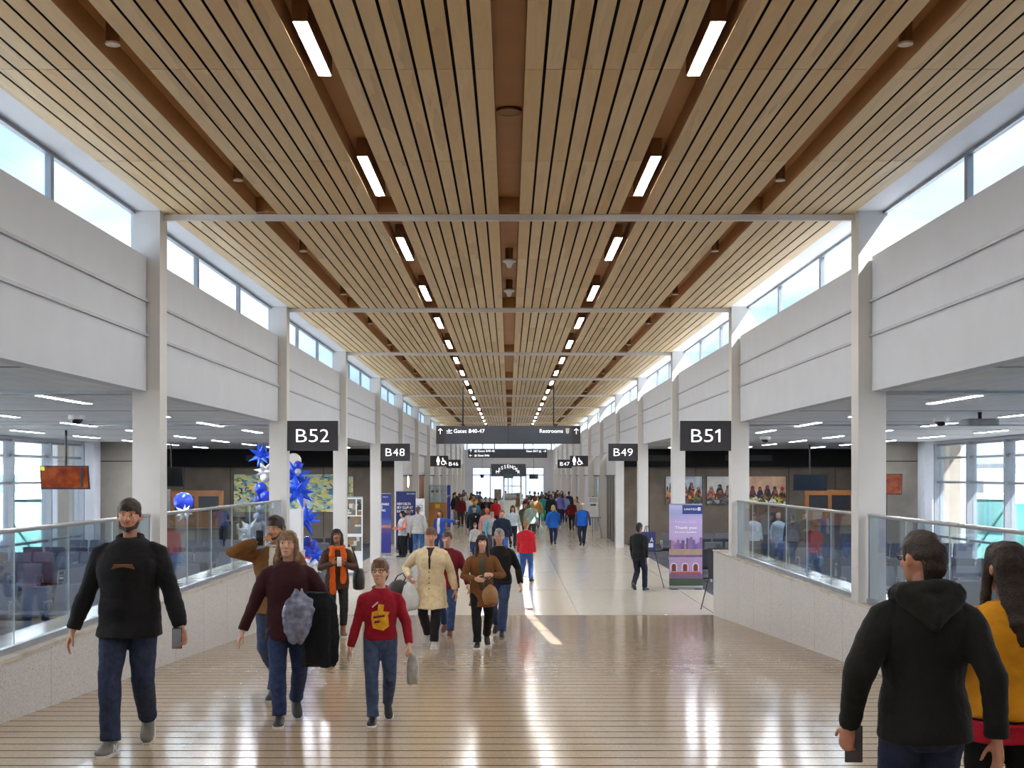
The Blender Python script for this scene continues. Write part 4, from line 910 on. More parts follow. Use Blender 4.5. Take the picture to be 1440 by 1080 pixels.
for a in ((413, 648, 11, whb, 'highest under the B52 sign'), (411, 668, 11, whb, 'second beneath the B52 sign'), (419, 654, 6, blue, 'small beside the pearl pair'), (419, 663, 4.5, greyb, 'small beneath the small blue one'), (422, 674, 8, navyb, 'above the big blue star'), (427, 703, 9, whb, 'below the big blue star'), (424, 719, 7, greyb, 'above the lower blue star'), (432, 762, 8, navyb, 'in the lower cluster, upper one'), (440, 766, 7.5, blue, 'in the lower cluster, outer one'), (431, 775, 7, blue, 'in the lower cluster, bottom one'), (427, 782, 5, orb, 'in the lower cluster'), (433, 783, 5, orb, 'in the lower cluster beside its twin'),
    (367, 687, 9, blue, 'upper of the pair by the column'), (365, 703, 9, navyb, 'lower of the pair by the column'), (374, 698, 8, blue, 'tucked behind the column'), (366, 715, 6, greyb, 'small below the blue pair'), (363, 727, 7, greyb, 'above the white foil star'), (372, 672, 6, whb, 'small above the blue pair'), (350, 760, 10, whb, 'low behind the glass railing'), (360, 740, 8, whb, 'in the middle behind the glass railing')): balloon(*a)
balloon(258, 706, 14, blue, 'alone in the lounge behind the first glass railing', 36.0); lone = [o for o in COL.objects if o.name.startswith('balloon') and 'alone' in o['label']][0]; obj('cord', MB().tube([(0, 0, -.3), (.02, .06, -1.0), (0, .06, -lone.location.z + .005)], .004, 5), whb, lone)
star(260, 722, 14, foilw, 'hanging under the lone blue balloon', 35.6, 5)
# ================================================================== people
def V(*a): return Vector(a)
def ik(a, b, l1, l2, pole):
    d = b - a; L = d.length; mx = (l1 + l2) * .998
    if L > mx: b = a + d * (mx / L); d = b - a; L = mx
    u = d / L; ca = (l1 * l1 + L * L - l2 * l2) / (2 * l1 * L); ca = max(-1, min(1, ca)); h = l1 * math.sqrt(max(0, 1 - ca * ca))
    p = pole - u * pole.dot(u); p = p.normalized() if p.length > 1e-5 else V(0, -1, 0)
    return a + u * (l1 * ca) + p * h, b
def lerp(a, b, t): return a + (b - a) * t
TORSO = [(.455, .040, .048, .0), (.48, .082, .066, .004), (.52, .097, .074, .006), (.56, .095, .070, .004), (.61, .086, .063, .0), (.66, .090, .064, -.002), (.71, .100, .068, -.003), (.75, .102, .067, -.001), (.78, .094, .060, .002), (.803, .076, .050, .005), (.822, .056, .043, .006), (.838, .042, .038, .006)]
def hand_mb(mb, H, wr, d, n, side, curl, spread=.12):
    """palm, four fingers and a thumb: d points along the forearm, n out of the palm, side towards the thumb"""
    L = .107 * H; s = side
    mb.tube([wr - d * .02 * H, wr + d * L * .12, wr + d * L * .3, wr + d * L * .48], [(.0155 * H, .0115 * H), (.019 * H, .011 * H), (.0225 * H, .0105 * H), (.0225 * H, .009 * H)], 10, ref=s, rounded=True)
    for i, (o, ln) in enumerate(((.0165, .42), (.0058, .47), (-.005, .44), (-.0155, .36))):
        b = wr + d * L * .47 + s * o * H; pts = [b - d * .012 * H, b]; a = curl * .5; dd = (d + s * (spread * (1.2 - i) * .35)).normalized()
        for j in range(3):
            v = dd * math.cos(a) + n * math.sin(a); b = b + v * (ln * L * (.42, .33, .25)[j]); pts.append(b); a += curl * (.75, .6, 0)[j]
        mb.tube(pts, [.0048 * H, .0051 * H, .0048 * H, .0044 * H, .0038 * H], 7, rounded=True)
    b = wr + d * L * .14 + s * .015 * H; v1 = (d * .62 + s * .62 + n * .35).normalized(); v2 = (d * .85 + s * .2 + n * .4).normalized()
    mb.tube([b - v1 * .008 * H, b + v1 * L * .2, b + v1 * L * .26 + v2 * L * .14, b + v1 * L * .26 + v2 * L * .27], [.0068 * H, .0066 * H, .0056 * H, .0046 * H], 7, rounded=True)
def head_map(H, base, yaw, pitch, roll, hs):
    hh = .134 * H * hs; rot = Matrix.Rotation(R(yaw), 3, 'Z') @ Matrix.Rotation(R(-pitch), 3, 'X') @ Matrix.Rotation(R(roll), 3, 'Y'); piv = V(0, .15, -.1)
    return lambda x, y, z: base + rot @ ((V(x, y, z) - piv) * hh), hh
def head_mb(mb, hm, hh, female=False, detail=True):
    rs = []
    for z, cy, rx, ry in ((0.0, -.20, .10, .09), (.06, -.17, .16, .16), (.15, -.12, .215 if not female else .195, .24), (.28, -.06, .262 if not female else .25, .315), (.40, -.02, .298, .37), (.55, 0, .318, .40), (.70, .01, .325, .41), (.82, .015, .30, .385), (.92, .02, .23, .30), (.98, .02, .12, .16)):
        rs.append([hm(rx * math.cos(2 * math.pi * k / 18), cy + ry * math.sin(2 * math.pi * k / 18) * (1 if math.sin(2 * math.pi * k / 18) > 0 else .98), z) for k in range(18)])
    mb.rings(rs)
    mb.tube([hm(0, .07, .35), hm(0, .11, .05), hm(0, .14, -.18), hm(0, .17, -.45)], [.215 * hh, .205 * hh, .21 * hh, .26 * hh], 12)
    if not detail: 
        mb.tube([hm(0, -.37, .52), hm(0, -.44, .36)], [.04 * hh, .06 * hh], 6, rounded=True); return
    mb.tube([hm(0, -.385, .56), hm(0, -.43, .44), hm(0, -.475, .36)], [.032 * hh, .042 * hh, .056 * hh], 8, rounded=True)
    for e in (-1, 1):
        mb.ell(hm(e * .055, -.41, .345), (.04 * hh, .045 * hh, .035 * hh), 8, 6)
        mb.tube([hm(e * .04, -.39, .60), hm(e * .14, -.385, .615), hm(e * .225, -.32, .59)], [.024 * hh, .03 * hh, .02 * hh], 6, rounded=True)
        mb.ell(hm(e * .15, -.27, .36), (.1 * hh, .09 * hh, .1 * hh), 10, 7)
        mb.tube([hm(e * .318, .0, .56), hm(e * .345, .05, .52), hm(e * .335, .04, .42), hm(e * .312, .0, .36)], [.045 * hh, .06 * hh, .05 * hh, .03 * hh], 8, rounded=True)
    mb.tube([hm(-.1, -.335, .195), hm(0, -.375, .2), hm(.1, -.335, .195)], [.022 * hh, .034 * hh, .022 * hh], 7, rounded=True)
    mb.ell(hm(0, -.27, .08), (.1 * hh, .06 * hh, .07 * hh), 10, 6)
def hair_mb(mb, hm, hh, style):
    def E(c, r, nu=16, nv=10):
        b = MB(); b.ell((0, 0, 0), r, nu, nv); mb.add([hm(c[0] + p[0], c[1] + p[1], c[2] + p[2]) for p in b.v], b.f)
    if style == 'fringe_ring':
        E((0, .12, .5), (.345, .34, .2)); return
    if style == 'crew': E((0, .02, .68), (.340, .432, .38))
    else: E((0, .025, .68), (.352, .44, .405))
    if style in ('short', 'crew'):
        mb.tube([hm(0, .38, .62), hm(0, .40, .35), hm(0, .33, .12)], [(.26 * hh, .1 * hh), (.24 * hh, .08 * hh), (.16 * hh, .05 * hh)], 12, ref=(1, 0, 0), rounded=True)
        for e in (-1, 1): mb.tube([hm(e * .3, -.08, .72), hm(e * .315, -.07, .48)], [.06 * hh, .035 * hh], 7, rounded=True)
    if style == 'short': E((0, -.24, .9), (.25, .16, .12))
    if style in ('long', 'bob', 'bangs', 'mid'):
        lo = {'long': -1.05, 'bangs': -.95, 'bob': .02, 'mid': -.35}[style]
        bk = .31 if lo > -.3 else .5
        if lo < -.5: mb.tube([hm(0, .2, .75), hm(0, .28, .35), hm(0, .5, -.1), hm(0, .74, -.5), hm(0, .78, lo)], [(.36 * hh, .26 * hh), (.37 * hh, .2 * hh), (.34 * hh, .15 * hh), (.29 * hh, .11 * hh), (.17 * hh, .05 * hh)], 14, ref=(1, 0, 0), rounded=True)
        else: mb.tube([hm(0, .2, .75), hm(0, .27, .35), hm(0, lerp(.31, bk, .7), lerp(.35, lo, .45)), hm(0, bk, lo)], [(.36 * hh, .26 * hh), (.37 * hh, .2 * hh), (.34 * hh, .14 * hh), (.16 * hh, .05 * hh)], 14, ref=(1, 0, 0), rounded=True)
        for e in (-1, 1):
            mb.tube([hm(e * .2, -.27, .88), hm(e * .325, -.12, .66), hm(e * .36, -.06, .3), hm(e * .37, -.1 if lo < -.5 else 0, lerp(.3, lo, .6)), hm(e * .3, -.12 if lo < -.5 else .02, lo + .1)], [.07 * hh, .09 * hh, .11 * hh, .12 * hh, .06 * hh], 9, rounded=True)
    if style in ('long', 'bob', 'mid'): E((0, -.2, .90), (.26, .19, .13))
    if style == 'bangs': mb.tube([hm(-.24, -.28, .76), hm(-.1, -.385, .73), hm(.1, -.385, .73), hm(.24, -.28, .76)], [.06 * hh, .08 * hh, .08 * hh, .06 * hh], 8, rounded=True); E((0, -.25, .87), (.26, .16, .13))
    if style == 'bun':
        E((0, .42, .72), (.17, .15, .17)); mb.tube([hm(0, .36, .6), hm(0, .34, .3)], [.2 * hh, .1 * hh], 9, rounded=True)
    if style == 'curly':
        r2 = random.Random(4)
        for i in range(26):
            a = r2.uniform(0, 6.28); z = r2.uniform(.45, 1.0); q = .33 * math.sqrt(max(.05, 1 - ((z - .6) / .5) ** 2)); y = .08 + q * 1.15 * math.sin(a)
            if y < -.2 and z < .75: continue
            E((q * math.cos(a), y, z), (.1, .1, .1), 8, 6)
LOD = {'fg': .0085, 'mid': .0125, 'far': .017}
def person(label, x, Y, H, face=0, skin='#c79a7c', hair=('short', '#3a2a1e'), top=('#222222', .47, 1.0), legs='#2b3550', shoes='#222222', walk=None, arms=None, bw=1.0, bd=1.0, lod='mid',
           head=(0, 4, 0), hs=1.0, female=False, sleeve=True, open_=None, extras=(), hat=None, group=None, lean=0.0, cuff=.055, stride=.155, legw=1.0):
    zg = ramp(Y); t = thing('person', label, 'person', (x, Y, zg), R(face), group); vx = LOD[lod]; fg = lod == 'fg'; SEED = rnd.uniform(0, 50)
    S = H
    # --- legs
    if walk: f = -1 if walk == 'R' else 1        # which leg is in front: person's own left is +x when facing the viewer
    ank = {}
    slope = RS * 0 if Y > RY0 else RS * math.cos(R(face))
    for e in (-1, 1):
        if walk:
            lead = (e == f); yy = -stride * S if lead else stride * 1.05 * S; pit = 6 if lead and False else (0 if lead else 34)
            zz = .046 * S + (0 if lead else .062 * S)
            ank[e] = [V(e * .042 * S, yy, zz), pit]
        else: ank[e] = [V(e * .055 * S, e * .012 * S, .046 * S), 0]
        ank[e][0].z -= slope * ank[e][0].y
    LT, LS = .24 * S, .245 * S; hz = .515 * S; hw = .05 * S * bw ** .5
    for e in (-1, 1):
        a = ank[e][0]; dd = (a.x - e * hw) ** 2 + a.y ** 2; hz = min(hz, a.z + math.sqrt(max(.01, ((LT + LS) * .995) ** 2 - dd)))
    dz = hz - .515 * S; LJ = {}
    for e in (-1, 1):
        hip = V(e * hw, 0, hz); kn, an = ik(hip, ank[e][0], LT, LS, V(e * .12, -1, 0)); LJ[e] = (hip, kn, an, ank[e][1])
    ty = lambda z: -lean * (z - .5 * S)            # forward lean
    # --- arms
    AJ = {}; arms = arms or {}
    for e in (-1, 1):
        sh = V(e * .100 * S * bw ** .6, .004 * S + ty(.81 * S), .786 * S + dz); A = arms.get(e, {})
        if 'w' in A: wr = V(A['w'][0] * S, A['w'][1] * S, A['w'][2] * S + dz)
        else:
            sw = 0.0
            if walk: sw = (.11 if e == f else -.10) * S
            wr = sh + V(e * (.05 + .06 * (bw - 1)) * S, sw - .02 * S, -.305 * S + abs(sw) * .12)
        el, wr = ik(sh, wr, .172 * S, .152 * S, V(*A.get('pole', (e * .35, 1, -.15)))); AJ[e] = (sh, el, wr)
    # --- skin: one continuous body
    b = MB(); rs = []
    for z, rx, ry, oy in TORSO:
        rs.append([(rx * S * bw * math.cos(2 * math.pi * k / 20), oy * S + ty(z * S) + ry * S * bd * math.sin(2 * math.pi * k / 20), z * S + dz) for k in range(20)])
    b.rings(rs)
    hm, hh = head_map(S, V(0, .012 * S + ty(.86 * S), .848 * S + dz), head[0], head[1], head[2], hs); head_mb(b, hm, hh, female, lod != 'far')
    for e in (-1, 1):
        hip, kn, an, pit = LJ[e]
        b.tube([hip + V(0, 0, .02 * S), hip, lerp(hip, kn, .5), kn, lerp(kn, an, .35), lerp(kn, an, .8), an], [.05 * S, .052 * S, .044 * S, .033 * S, .034 * S, .024 * S, .023 * S], 12, rounded=True)
        fd = V(0, -math.cos(R(pit)), -math.sin(R(pit))); fu = V(0, -math.sin(R(pit)), math.cos(R(pit))); b.tube([an - fd * .012 * S - fu * .004 * S, an + fd * .03 * S - fu * .022 * S, an + fd * .075 * S - fu * .031 * S], [.018 * S, .017 * S, .011 * S], 8, rounded=True)
        sh, el, wr = AJ[e]
        b.tube([sh - V(e * .05 * S, 0, -.016 * S), sh - V(e * .02 * S, 0, -.008 * S), sh + V(0, 0, -.012 * S), lerp(sh, el, .5), el, lerp(el, wr, .3), wr], [.018 * S, .026 * S, .031 * S, .027 * S, .022 * S, .022 * S, .0145 * S], 10, rounded=True)
        A = arms.get(e, {}); d = (wr - el).normalized(); n = V(*A.get('n', (-e, .25, 0))); n = (n - d * n.dot(d)).normalized(); s_ = V(*A.get('s', (0, -1, .1))); s_ = (s_ - d * s_.dot(d) - n * s_.dot(n)); s_ = s_.normalized() if s_.length > .05 else d.cross(n)
        hd = (d + V(*A.get('hd', (0, 0, 0)))).normalized(); hand_mb(b, S * (1.0 if lod != 'far' else 1.05), wr, hd, n, s_, A.get('curl', .45))
    body = obj('body', b, skinm(skin), t); remesh(body, vx * (.82 if fg else 1), 1)
    # --- trousers
    p = MB(); rs = []; inf = .010 * S
    for z, rx, ry, oy in TORSO[:5]:
        rs.append([((rx * S * bw + inf * .7) * math.cos(2 * math.pi * k / 20), oy * S + (ry * S * bd + inf * .7) * math.sin(2 * math.pi * k / 20), z * S + dz - .004 * S) for k in range(20)])
    p.rings(rs)
    for e in (-1, 1):
        hip, kn, an, pit = LJ[e]; lw = legw * bw ** .4; bot = lerp(an, kn, (cuff - .046) / .245 if cuff > .05 else 0)
        p.tube([hip + V(0, 0, .012 * S), lerp(hip, kn, .1), lerp(hip, kn, .5), kn, lerp(kn, an, .35), lerp(kn, an, .72), bot], [.058 * S * lw, .059 * S * lw, .051 * S * lw, .042 * S * lw, .041 * S * lw, .036 * S * lw, .037 * S * lw], 14)
    o = obj('trousers', p, denim(legs), t); remesh(o, vx, 2, .0045 * S if lod != 'far' else 0, 11 / S, SEED)
    # --- shoes
    for e in (-1, 1):
        hip, kn, an, pit = LJ[e]; fd = V(0, -math.cos(R(pit)), -math.sin(R(pit)) + slope * math.cos(R(pit)) * (1 if pit == 0 else 0)); up = V(0, -math.sin(R(pit)), math.cos(R(pit))); sd = V(e * .12, 0, 0)
        base = an - up * .046 * S; s1 = MB(); fdir = (fd + sd * .8).normalized()
        def ring(u, wd, ht, bt):
            c = base + fdir * u * S; lat = V(1, .1 * e, 0)
            return [c + lat * (wd * S * math.copysign(abs(math.cos(a)) ** .8, math.cos(a))) + up * (bt * S + ht * S * (.5 + .5 * math.sin(a))) for a in [2 * math.pi * k / 14 for k in range(14)]]
        bent = 0
        s1.rings([ring(-.042, .012, .03, .008), ring(-.036, .021, .05, .004), ring(-.015, .0235, .064, .004), ring(.015, .024, .062, .004), ring(.045, .0265, .045, .004), ring(.075, .0285, .034, .004), ring(.098, .025, .027, .005), ring(.112, .013, .016, .008)])
        if cuff > .06: s1.tube([base + up * .035 * S, base + up * cuff * .9 * S], [.024 * S, .026 * S], 12)
        so = obj('shoe', s1, leather(shoes), t, smooth=True)
        if fg:
            sl = MB(); o8 = [(-.043, .012), (-.034, .023), (0, .024), (.045, .0285), (.078, .030), (.1, .026), (.115, .012)]
            top_ = [base + fdir * u * S + V(w_ * S, 0, 0) for u, w_ in o8] + [base + fdir * u * S - V(w_ * S, 0, 0) for u, w_ in reversed(o8)]
            sl.rings([[q - up * 0 for q in top_], [q + up * .012 * S for q in top_]]); obj('sole', sl, M('#d5d3cf', .6), so)
    # --- top garment
    colr, hem, puff = top[:3]; g = MB(); rs = []; inf = .011 * S * puff
    rows = [r for r in TORSO if r[0] >= hem - .001]
    if hem < .5:
        flare = .0 if len(top) < 4 else top[3]
        k0 = 1.0 + flare; lowr = [(hem, .100 * k0, (.088 if walk else .078) * k0, .002)]
        if hem < .44: lowr = [(hem, .104 * k0, .118 * k0, .0), (.43, .101, .094, .002), (.5, .099, .08, .004)]
        rows = lowr + [r for r in TORSO if r[0] >= .52]
    for z, rx, ry, oy in rows:
        if z > .83: rx *= .88; ry *= .9; oy += .003
        rs.append([((rx * S * bw + inf) * math.cos(2 * math.pi * k / 24), oy * S + ty(z * S) + (ry * S * bd + inf) * math.sin(2 * math.pi * k / 24), z * S + dz + (.004 * S if z > .8 else 0)) for k in range(24)])
    g.rings(rs)
    for e in (-1, 1):
        sh, el, wr = AJ[e]; wi = .0 + .3 * (puff - 1)
        if sleeve is True: pts = [sh - V(e * .055 * S, 0, -.018 * S), sh - V(e * .028 * S, 0, -.011 * S), sh + V(e * .002 * S, 0, -.008 * S), lerp(sh, el, .25), lerp(sh, el, .6), el, lerp(el, wr, .4), lerp(el, wr, .97)]; rr = [.020, .029, .0365, .0385, .0345, .031, .0295, .0235]
        elif sleeve == 'short': pts = [sh - V(e * .055 * S, 0, -.018 * S), sh + V(e * .002 * S, 0, -.008 * S), lerp(sh, el, .45), lerp(sh, el, .8)]; rr = [.020, .0365, .039, .038]
        else: pts = [sh - V(e * .055 * S, 0, -.018 * S), sh - V(e * .025 * S, 0, -.01 * S), sh - V(e * .004 * S, 0, .006 * S)]; rr = [.020, .029, .035]
        g.tube(pts, [r * S * (1 + wi) * bw ** .3 for r in rr], 14, ref=(0, 1, 0), rounded=(sleeve is False))
    tm = cloth(colr) if isinstance(colr, str) else colr
    o = obj('top', g, tm, t); remesh(o, vx, 3, .0075 * S if lod != 'far' else .004 * S, 8 / S, SEED + 9)
    if sleeve is not True and len(top) > 4:
        sl = MB()
        for e in (-1, 1):
            sh, el, wr = AJ[e]; sl.tube([sh, lerp(sh, el, .4), el, lerp(el, wr, .4), lerp(el, wr, .96)], [.0375 * S, .035 * S, .030 * S, .0285 * S, .0225 * S], 12, rounded=True)
        o = obj('sleeves', sl, cloth(top[4]), t); remesh(o, vx, 2, .003 * S, 10 / S, SEED)
    if open_:                                          # inner shirt showing in the front opening
        c_, zlo, zhi, w_ = open_[:4]; g = MB(); rs = []
        for z in [zlo + (zhi - zlo) * i / 6 for i in range(7)]:
            i0 = max(i for i in range(len(TORSO)) if TORSO[i][0] <= z); r0, r1 = TORSO[i0], TORSO[min(i0 + 1, len(TORSO) - 1)]; u = (z - r0[0]) / max(1e-6, r1[0] - r0[0]); ry = lerp(r0[2], r1[2], u); oy = lerp(r0[3], r1[3], u); q = (.25 + .75 * (z - zlo) / (zhi - zlo)) if len(open_) < 5 else 1
            rs.append([(w_ * q * S * math.cos(2 * math.pi * k / 14), oy * S + ty(z * S) - (ry * S * bd + inf) * .55 + ((ry * S * bd + inf) * .5 + .004 * S) * math.sin(2 * math.pi * k / 14), z * S + dz) for k in range(14)])
        g.rings(rs); o = obj('shirt', g, cloth(c_), t, smooth=True)
    # --- head details
    h = MB()
    if hair[0] != 'none': hair_mb(h, hm, hh, hair[0]); o = obj('hair', h, hairm(hair[1]), t); remesh(o, vx * .8, 1, .0035 * S if lod != 'far' else 0, 26 / S, SEED)
    if lod != 'far':
        for e in (-1, 1):
            m = MB(); m.ell(hm(e * .125, -.352, .5), (.05 * hh, .04 * hh, .023 * hh), 10, 6); ey = obj('eye', m, M('#e8e4de', .2, name='eye_white'), t, smooth=True)
            m = MB(); m.ell(hm(e * .125, -.386, .5), (.03 * hh, .012 * hh, .022 * hh), 10, 6); obj('iris', m, M('#2c1d14', .15), ey, smooth=True)
        if hair[0] != 'none' and fg:
            m = MB()
            for e in (-1, 1): m.tube([hm(e * .05, -.415, .62), hm(e * .14, -.405, .645), hm(e * .22, -.345, .615)], [.014 * hh, .018 * hh, .01 * hh], 6)
            obj('eyebrows', m, hairm(hair[1]), t)
        m = MB(); m.tube([hm(-.085, -.352, .196), hm(0, -.4, .2), hm(.085, -.352, .196)], [.012 * hh, .022 * hh, .012 * hh], 6, rounded=True); obj('lips', m, skinm('#a8625a'), t, smooth=True)
    if hat:
        m = MB(); bb = MB(); bb.ell((0, 0, 0), (.375, .45, .3), 16, 10); m.add([hm(q[0], .03 + q[1], .82 + max(q[2], -.06)) for q in bb.v], bb.f); o = obj('cap', m, cloth(hat[0]), t, smooth=True)
        if hat[1]:
            m = MB(); m.rings([[hm(x_, y_, z_) for x_, y_ in ((-.28, -.3), (-.24, -.55), (0, -.68), (.24, -.55), (.28, -.3), (0, -.36))] for z_ in (.76, .80)]); obj('brim', m, cloth(hat[0]), o)
    P = dict(t=t, hm=hm, hh=hh, AJ=AJ, LJ=LJ, dz=dz, S=S, SEED=SEED, zg=zg, ty=ty, bd=bd, bw=bw, vx=vx)
    for fn in extras: fn(P)
    return P
def world(P, v):
    t = P['t']; return Vector(t.location) + Matrix.Rotation(t.rotation_euler.z, 3, 'Z') @ Vector(v)
# --- clothing extras (children of the person)
def beard(c):
    def f(P):
        m = MB(); hm, hh = P['hm'], P['hh']; m.tube([hm(-.275, -.1, .38), hm(-.22, -.22, .16), hm(0, -.335, .07), hm(.22, -.22, .16), hm(.275, -.1, .38)], [.03 * hh, .06 * hh, .085 * hh, .06 * hh, .03 * hh], 8, rounded=True); m.tube([hm(-.11, -.345, .245), hm(0, -.39, .265), hm(.11, -.345, .245)], [.018 * hh, .024 * hh, .018 * hh], 6, rounded=True); o = obj('beard', m, hairm(c), P['t']); remesh(o, P['vx'] * .8, 1)
    return f
def glasses(c='#1c1c1e'):
    def f(P):
        m = MB(); hm, hh = P['hm'], P['hh']
        for e in (-1, 1):
            pts = [hm(e * (.14 + .1 * math.cos(a)), -.425 + .03 * abs(math.cos(a)), .5 + .07 * math.sin(a)) for a in [2 * math.pi * k / 12 for k in range(13)]]; m.tube(pts, .013 * hh, 6); m.tube([hm(e * .24, -.40, .52), hm(e * .335, -.1, .53), hm(e * .34, .05, .5)], .011 * hh, 6)
        m.tube([hm(-.04, -.44, .51), hm(.04, -.44, .51)], .012 * hh, 6); obj('glasses', m, M(c, .3), P['t'])
    return f
def patch(name, mat, pts, lift=.014, zmid=.66, ry=.066):
    """a print on the chest: outline in fractions of the height, laid over the curved front"""
    def f(P):
        S = P['S']; m = MB(); n = len(pts); cx = sum(p[0] for p in pts) / n; cz = sum(p[1] for p in pts) / n
        ring = [pts, [(cx + (p[0] - cx) * .5, cz + (p[1] - cz) * .5) for p in pts]]
        def q(p): 
            i0 = max(i for i in range(len(TORSO) - 1) if TORSO[i][0] <= p[1]); a, c = TORSO[i0], TORSO[i0 + 1]; u = (p[1] - a[0]) / (c[0] - a[0]); ryy = lerp(a[2], c[2], u) * P['bd']; rxx = lerp(a[1], c[1], u) * P['bw']; oy = lerp(a[3], c[3], u)
            k = math.sqrt(max(.05, 1 - (p[0] / (rxx + .012)) ** 2)); return V(p[0] * S, oy * S + P['ty'](p[1] * S) - (ryy + lift) * S * k - .006, p[1] * S + P['dz'])
        vs = [q(p) for p in ring[0]] + [q(p) for p in ring[1]] + [q((cx, cz))]; fs = [(i, (i + 1) % n, n + (i + 1) % n, n + i) for i in range(n)] + [(n + i, n + (i + 1) % n, 2 * n) for i in range(n)]
        vs2 = [v + V(0, .008, 0) for v in vs]; k = len(vs); m.add(vs + vs2, fs + [tuple(i + k for i in reversed(x)) for x in fs] + [((i + 1) % n, i, i + k, (i + 1) % n + k) for i in range(n)]); obj(name, m, mat, P['t'], smooth=False)
    return f
def scarf(c):
    def f(P):
        S, dz, ty = P['S'], P['dz'], P['ty']; m = MB(); pts = [V(.06 * S * math.cos(a), .004 * S + .055 * S * math.sin(a) + ty(.84 * S), .838 * S + dz - .012 * S * (math.sin(a) < -.3)) for a in [2 * math.pi * k / 14 for k in range(15)]]
        m.tube(pts, .021 * S, 9)
        for e, lo in ((-1, .43), (1, .53)): m.tube([V(e * .045 * S, -.055 * S, .835 * S + dz), V(e * .055 * S, -.092 * S, .76 * S + dz), V(e * .05 * S, -.098 * S, .66 * S + dz), V(e * .048 * S, -.105 * S, lo * S + dz)], [(.024 * S, .015 * S), (.028 * S, .011 * S), (.027 * S, .0095 * S), (.031 * S, .008 * S)], 10, ref=(1, 0, 0), rounded=True)
        o = obj('scarf', m, cloth(c), P['t']); remesh(o, P['vx'], 1, .006 * S, 16 / S, 3.0)
    return f
def hood(c):
    def f(P):
        S, dz, ty = P['S'], P['dz'], P['ty']; m = MB(); pts = [V(.066 * S * math.cos(a), .012 * S + .06 * S * math.sin(a) + ty(.84 * S), .842 * S + dz + .012 * S * math.sin(a)) for a in [2 * math.pi * k / 14 for k in range(15)]]
        m.tube(pts, .028 * S, 9); m.tube([V(-.06 * S, .06 * S, .845 * S + dz), V(0, .085 * S, .80 * S + dz), V(.06 * S, .06 * S, .845 * S + dz)], [.03 * S, .046 * S, .03 * S], 10, rounded=True); o = obj('hood', m, cloth(c), P['t']); remesh(o, P['vx'], 2, .006 * S, 12 / S, 5.0)
    return f
def collar(c, r=.012):
    def f(P):
        S, dz, ty = P['S'], P['dz'], P['ty']; m = MB(); pts = [V(.046 * S * math.cos(a), .01 * S + .044 * S * math.sin(a) + ty(.84 * S), .843 * S + dz + .01 * S * math.sin(a)) for a in [2 * math.pi * k / 14 for k in range(15)]]
        m.tube(pts, r * S, 8); obj('collar', m, cloth(c), P['t'], smooth=True)
    return f
def band(c, z0, z1, extra=.017):
    def f(P):
        S, dz = P['S'], P['dz']; m = MB(); rs = []
        for z in (z0, z0 + .004, (z0 + z1) / 2, z1):
            rs.append([((.099 * P['bw'] + extra) * S * math.cos(2 * math.pi * k / 24), .004 * S + (.077 * P['bd'] + extra) * S * math.sin(2 * math.pi * k / 24), z * S + dz) for k in range(24)])
        m.rings(rs); o = obj('hem_band', m, cloth(c), P['t']); remesh(o, P['vx'], 1, .006 * S, 9 / S, P['SEED'])
    return f
# --- things people hold, carry or wear over a shoulder: things of their own
def held(name, label, cat, P, e, mb, mat, off=(0, 0, 0), rz=None, parts=()):
    w_ = world(P, P['AJ'][e][2] + Vector(off)); o = obj(name, mb, mat, None, w_, P['t'].rotation_euler.z if rz is None else rz, smooth=True); tag(o, label, cat)
    for nm, m2, mt in parts: obj(nm, m2, mt, o, smooth=True)
    return o
def phone_mb(s=1.0, d=(0, 0, 1)): return MB().rbox(-.036 * s, .036 * s, -.005, .005, -.075 * s, .075 * s, .004)
def bag_mb(w_, d, h, seed=1, sag=.1):
    m = MB(); rs = []; r2 = random.Random(seed)
    for i, (z, k) in enumerate(((-h, .62), (-h * .96, .86), (-h * .8, 1.0), (-h * .55, 1.02), (-h * .3, .86), (-h * .12, .6), (0, .22))):
        rs.append([(w_ * k * math.cos(2 * math.pi * j / 20) * (1 + r2.uniform(-.09, .09)), d * k * math.sin(2 * math.pi * j / 20) * (1 + r2.uniform(-.14, .14)), z + r2.uniform(-.012, .012)) for j in range(20)])
    return m.rings(rs)
plastic = M('#d4d3d0', .35, var=.12, scale=10, bump=.3, name='crinkled_plastic')
BODY_R = {'w': (.0, .0, 0)}
H_ = {}
swing = lambda f=.0, z=.49, x=.16, **k: dict(w=(k.pop('sx', 1) * x, f, z), **k)
# ---- the walkers close to the camera
fx = lambda px, Y: atx(px, Y)
P = person('man in a black sweatshirt and dark jeans striding down the ramp holding a phone', fx(182, 9.25), 9.25, 1.86, 3, '#b98468', ('crew', '#2e2219'), ('#17171a', .455, 1.25), '#2a3248', '#6a665f', 'R', {-1: swing(-.03, .475, .215, sx=-1), 1: swing(-.08, .475, .225, curl=.95, n=(-.6, -.6, .2))}, 1.14, 1.22, 'fg', (4, 6, 0), extras=(beard('#3a2a20'), collar('#1b1b1e'), patch('printed_arc', M('#6b3f18', .7), [(-.035, .745), (.035, .745), (.045, .725), (.03, .733), (-.03, .733), (-.045, .725)], .020)), stride=.13)
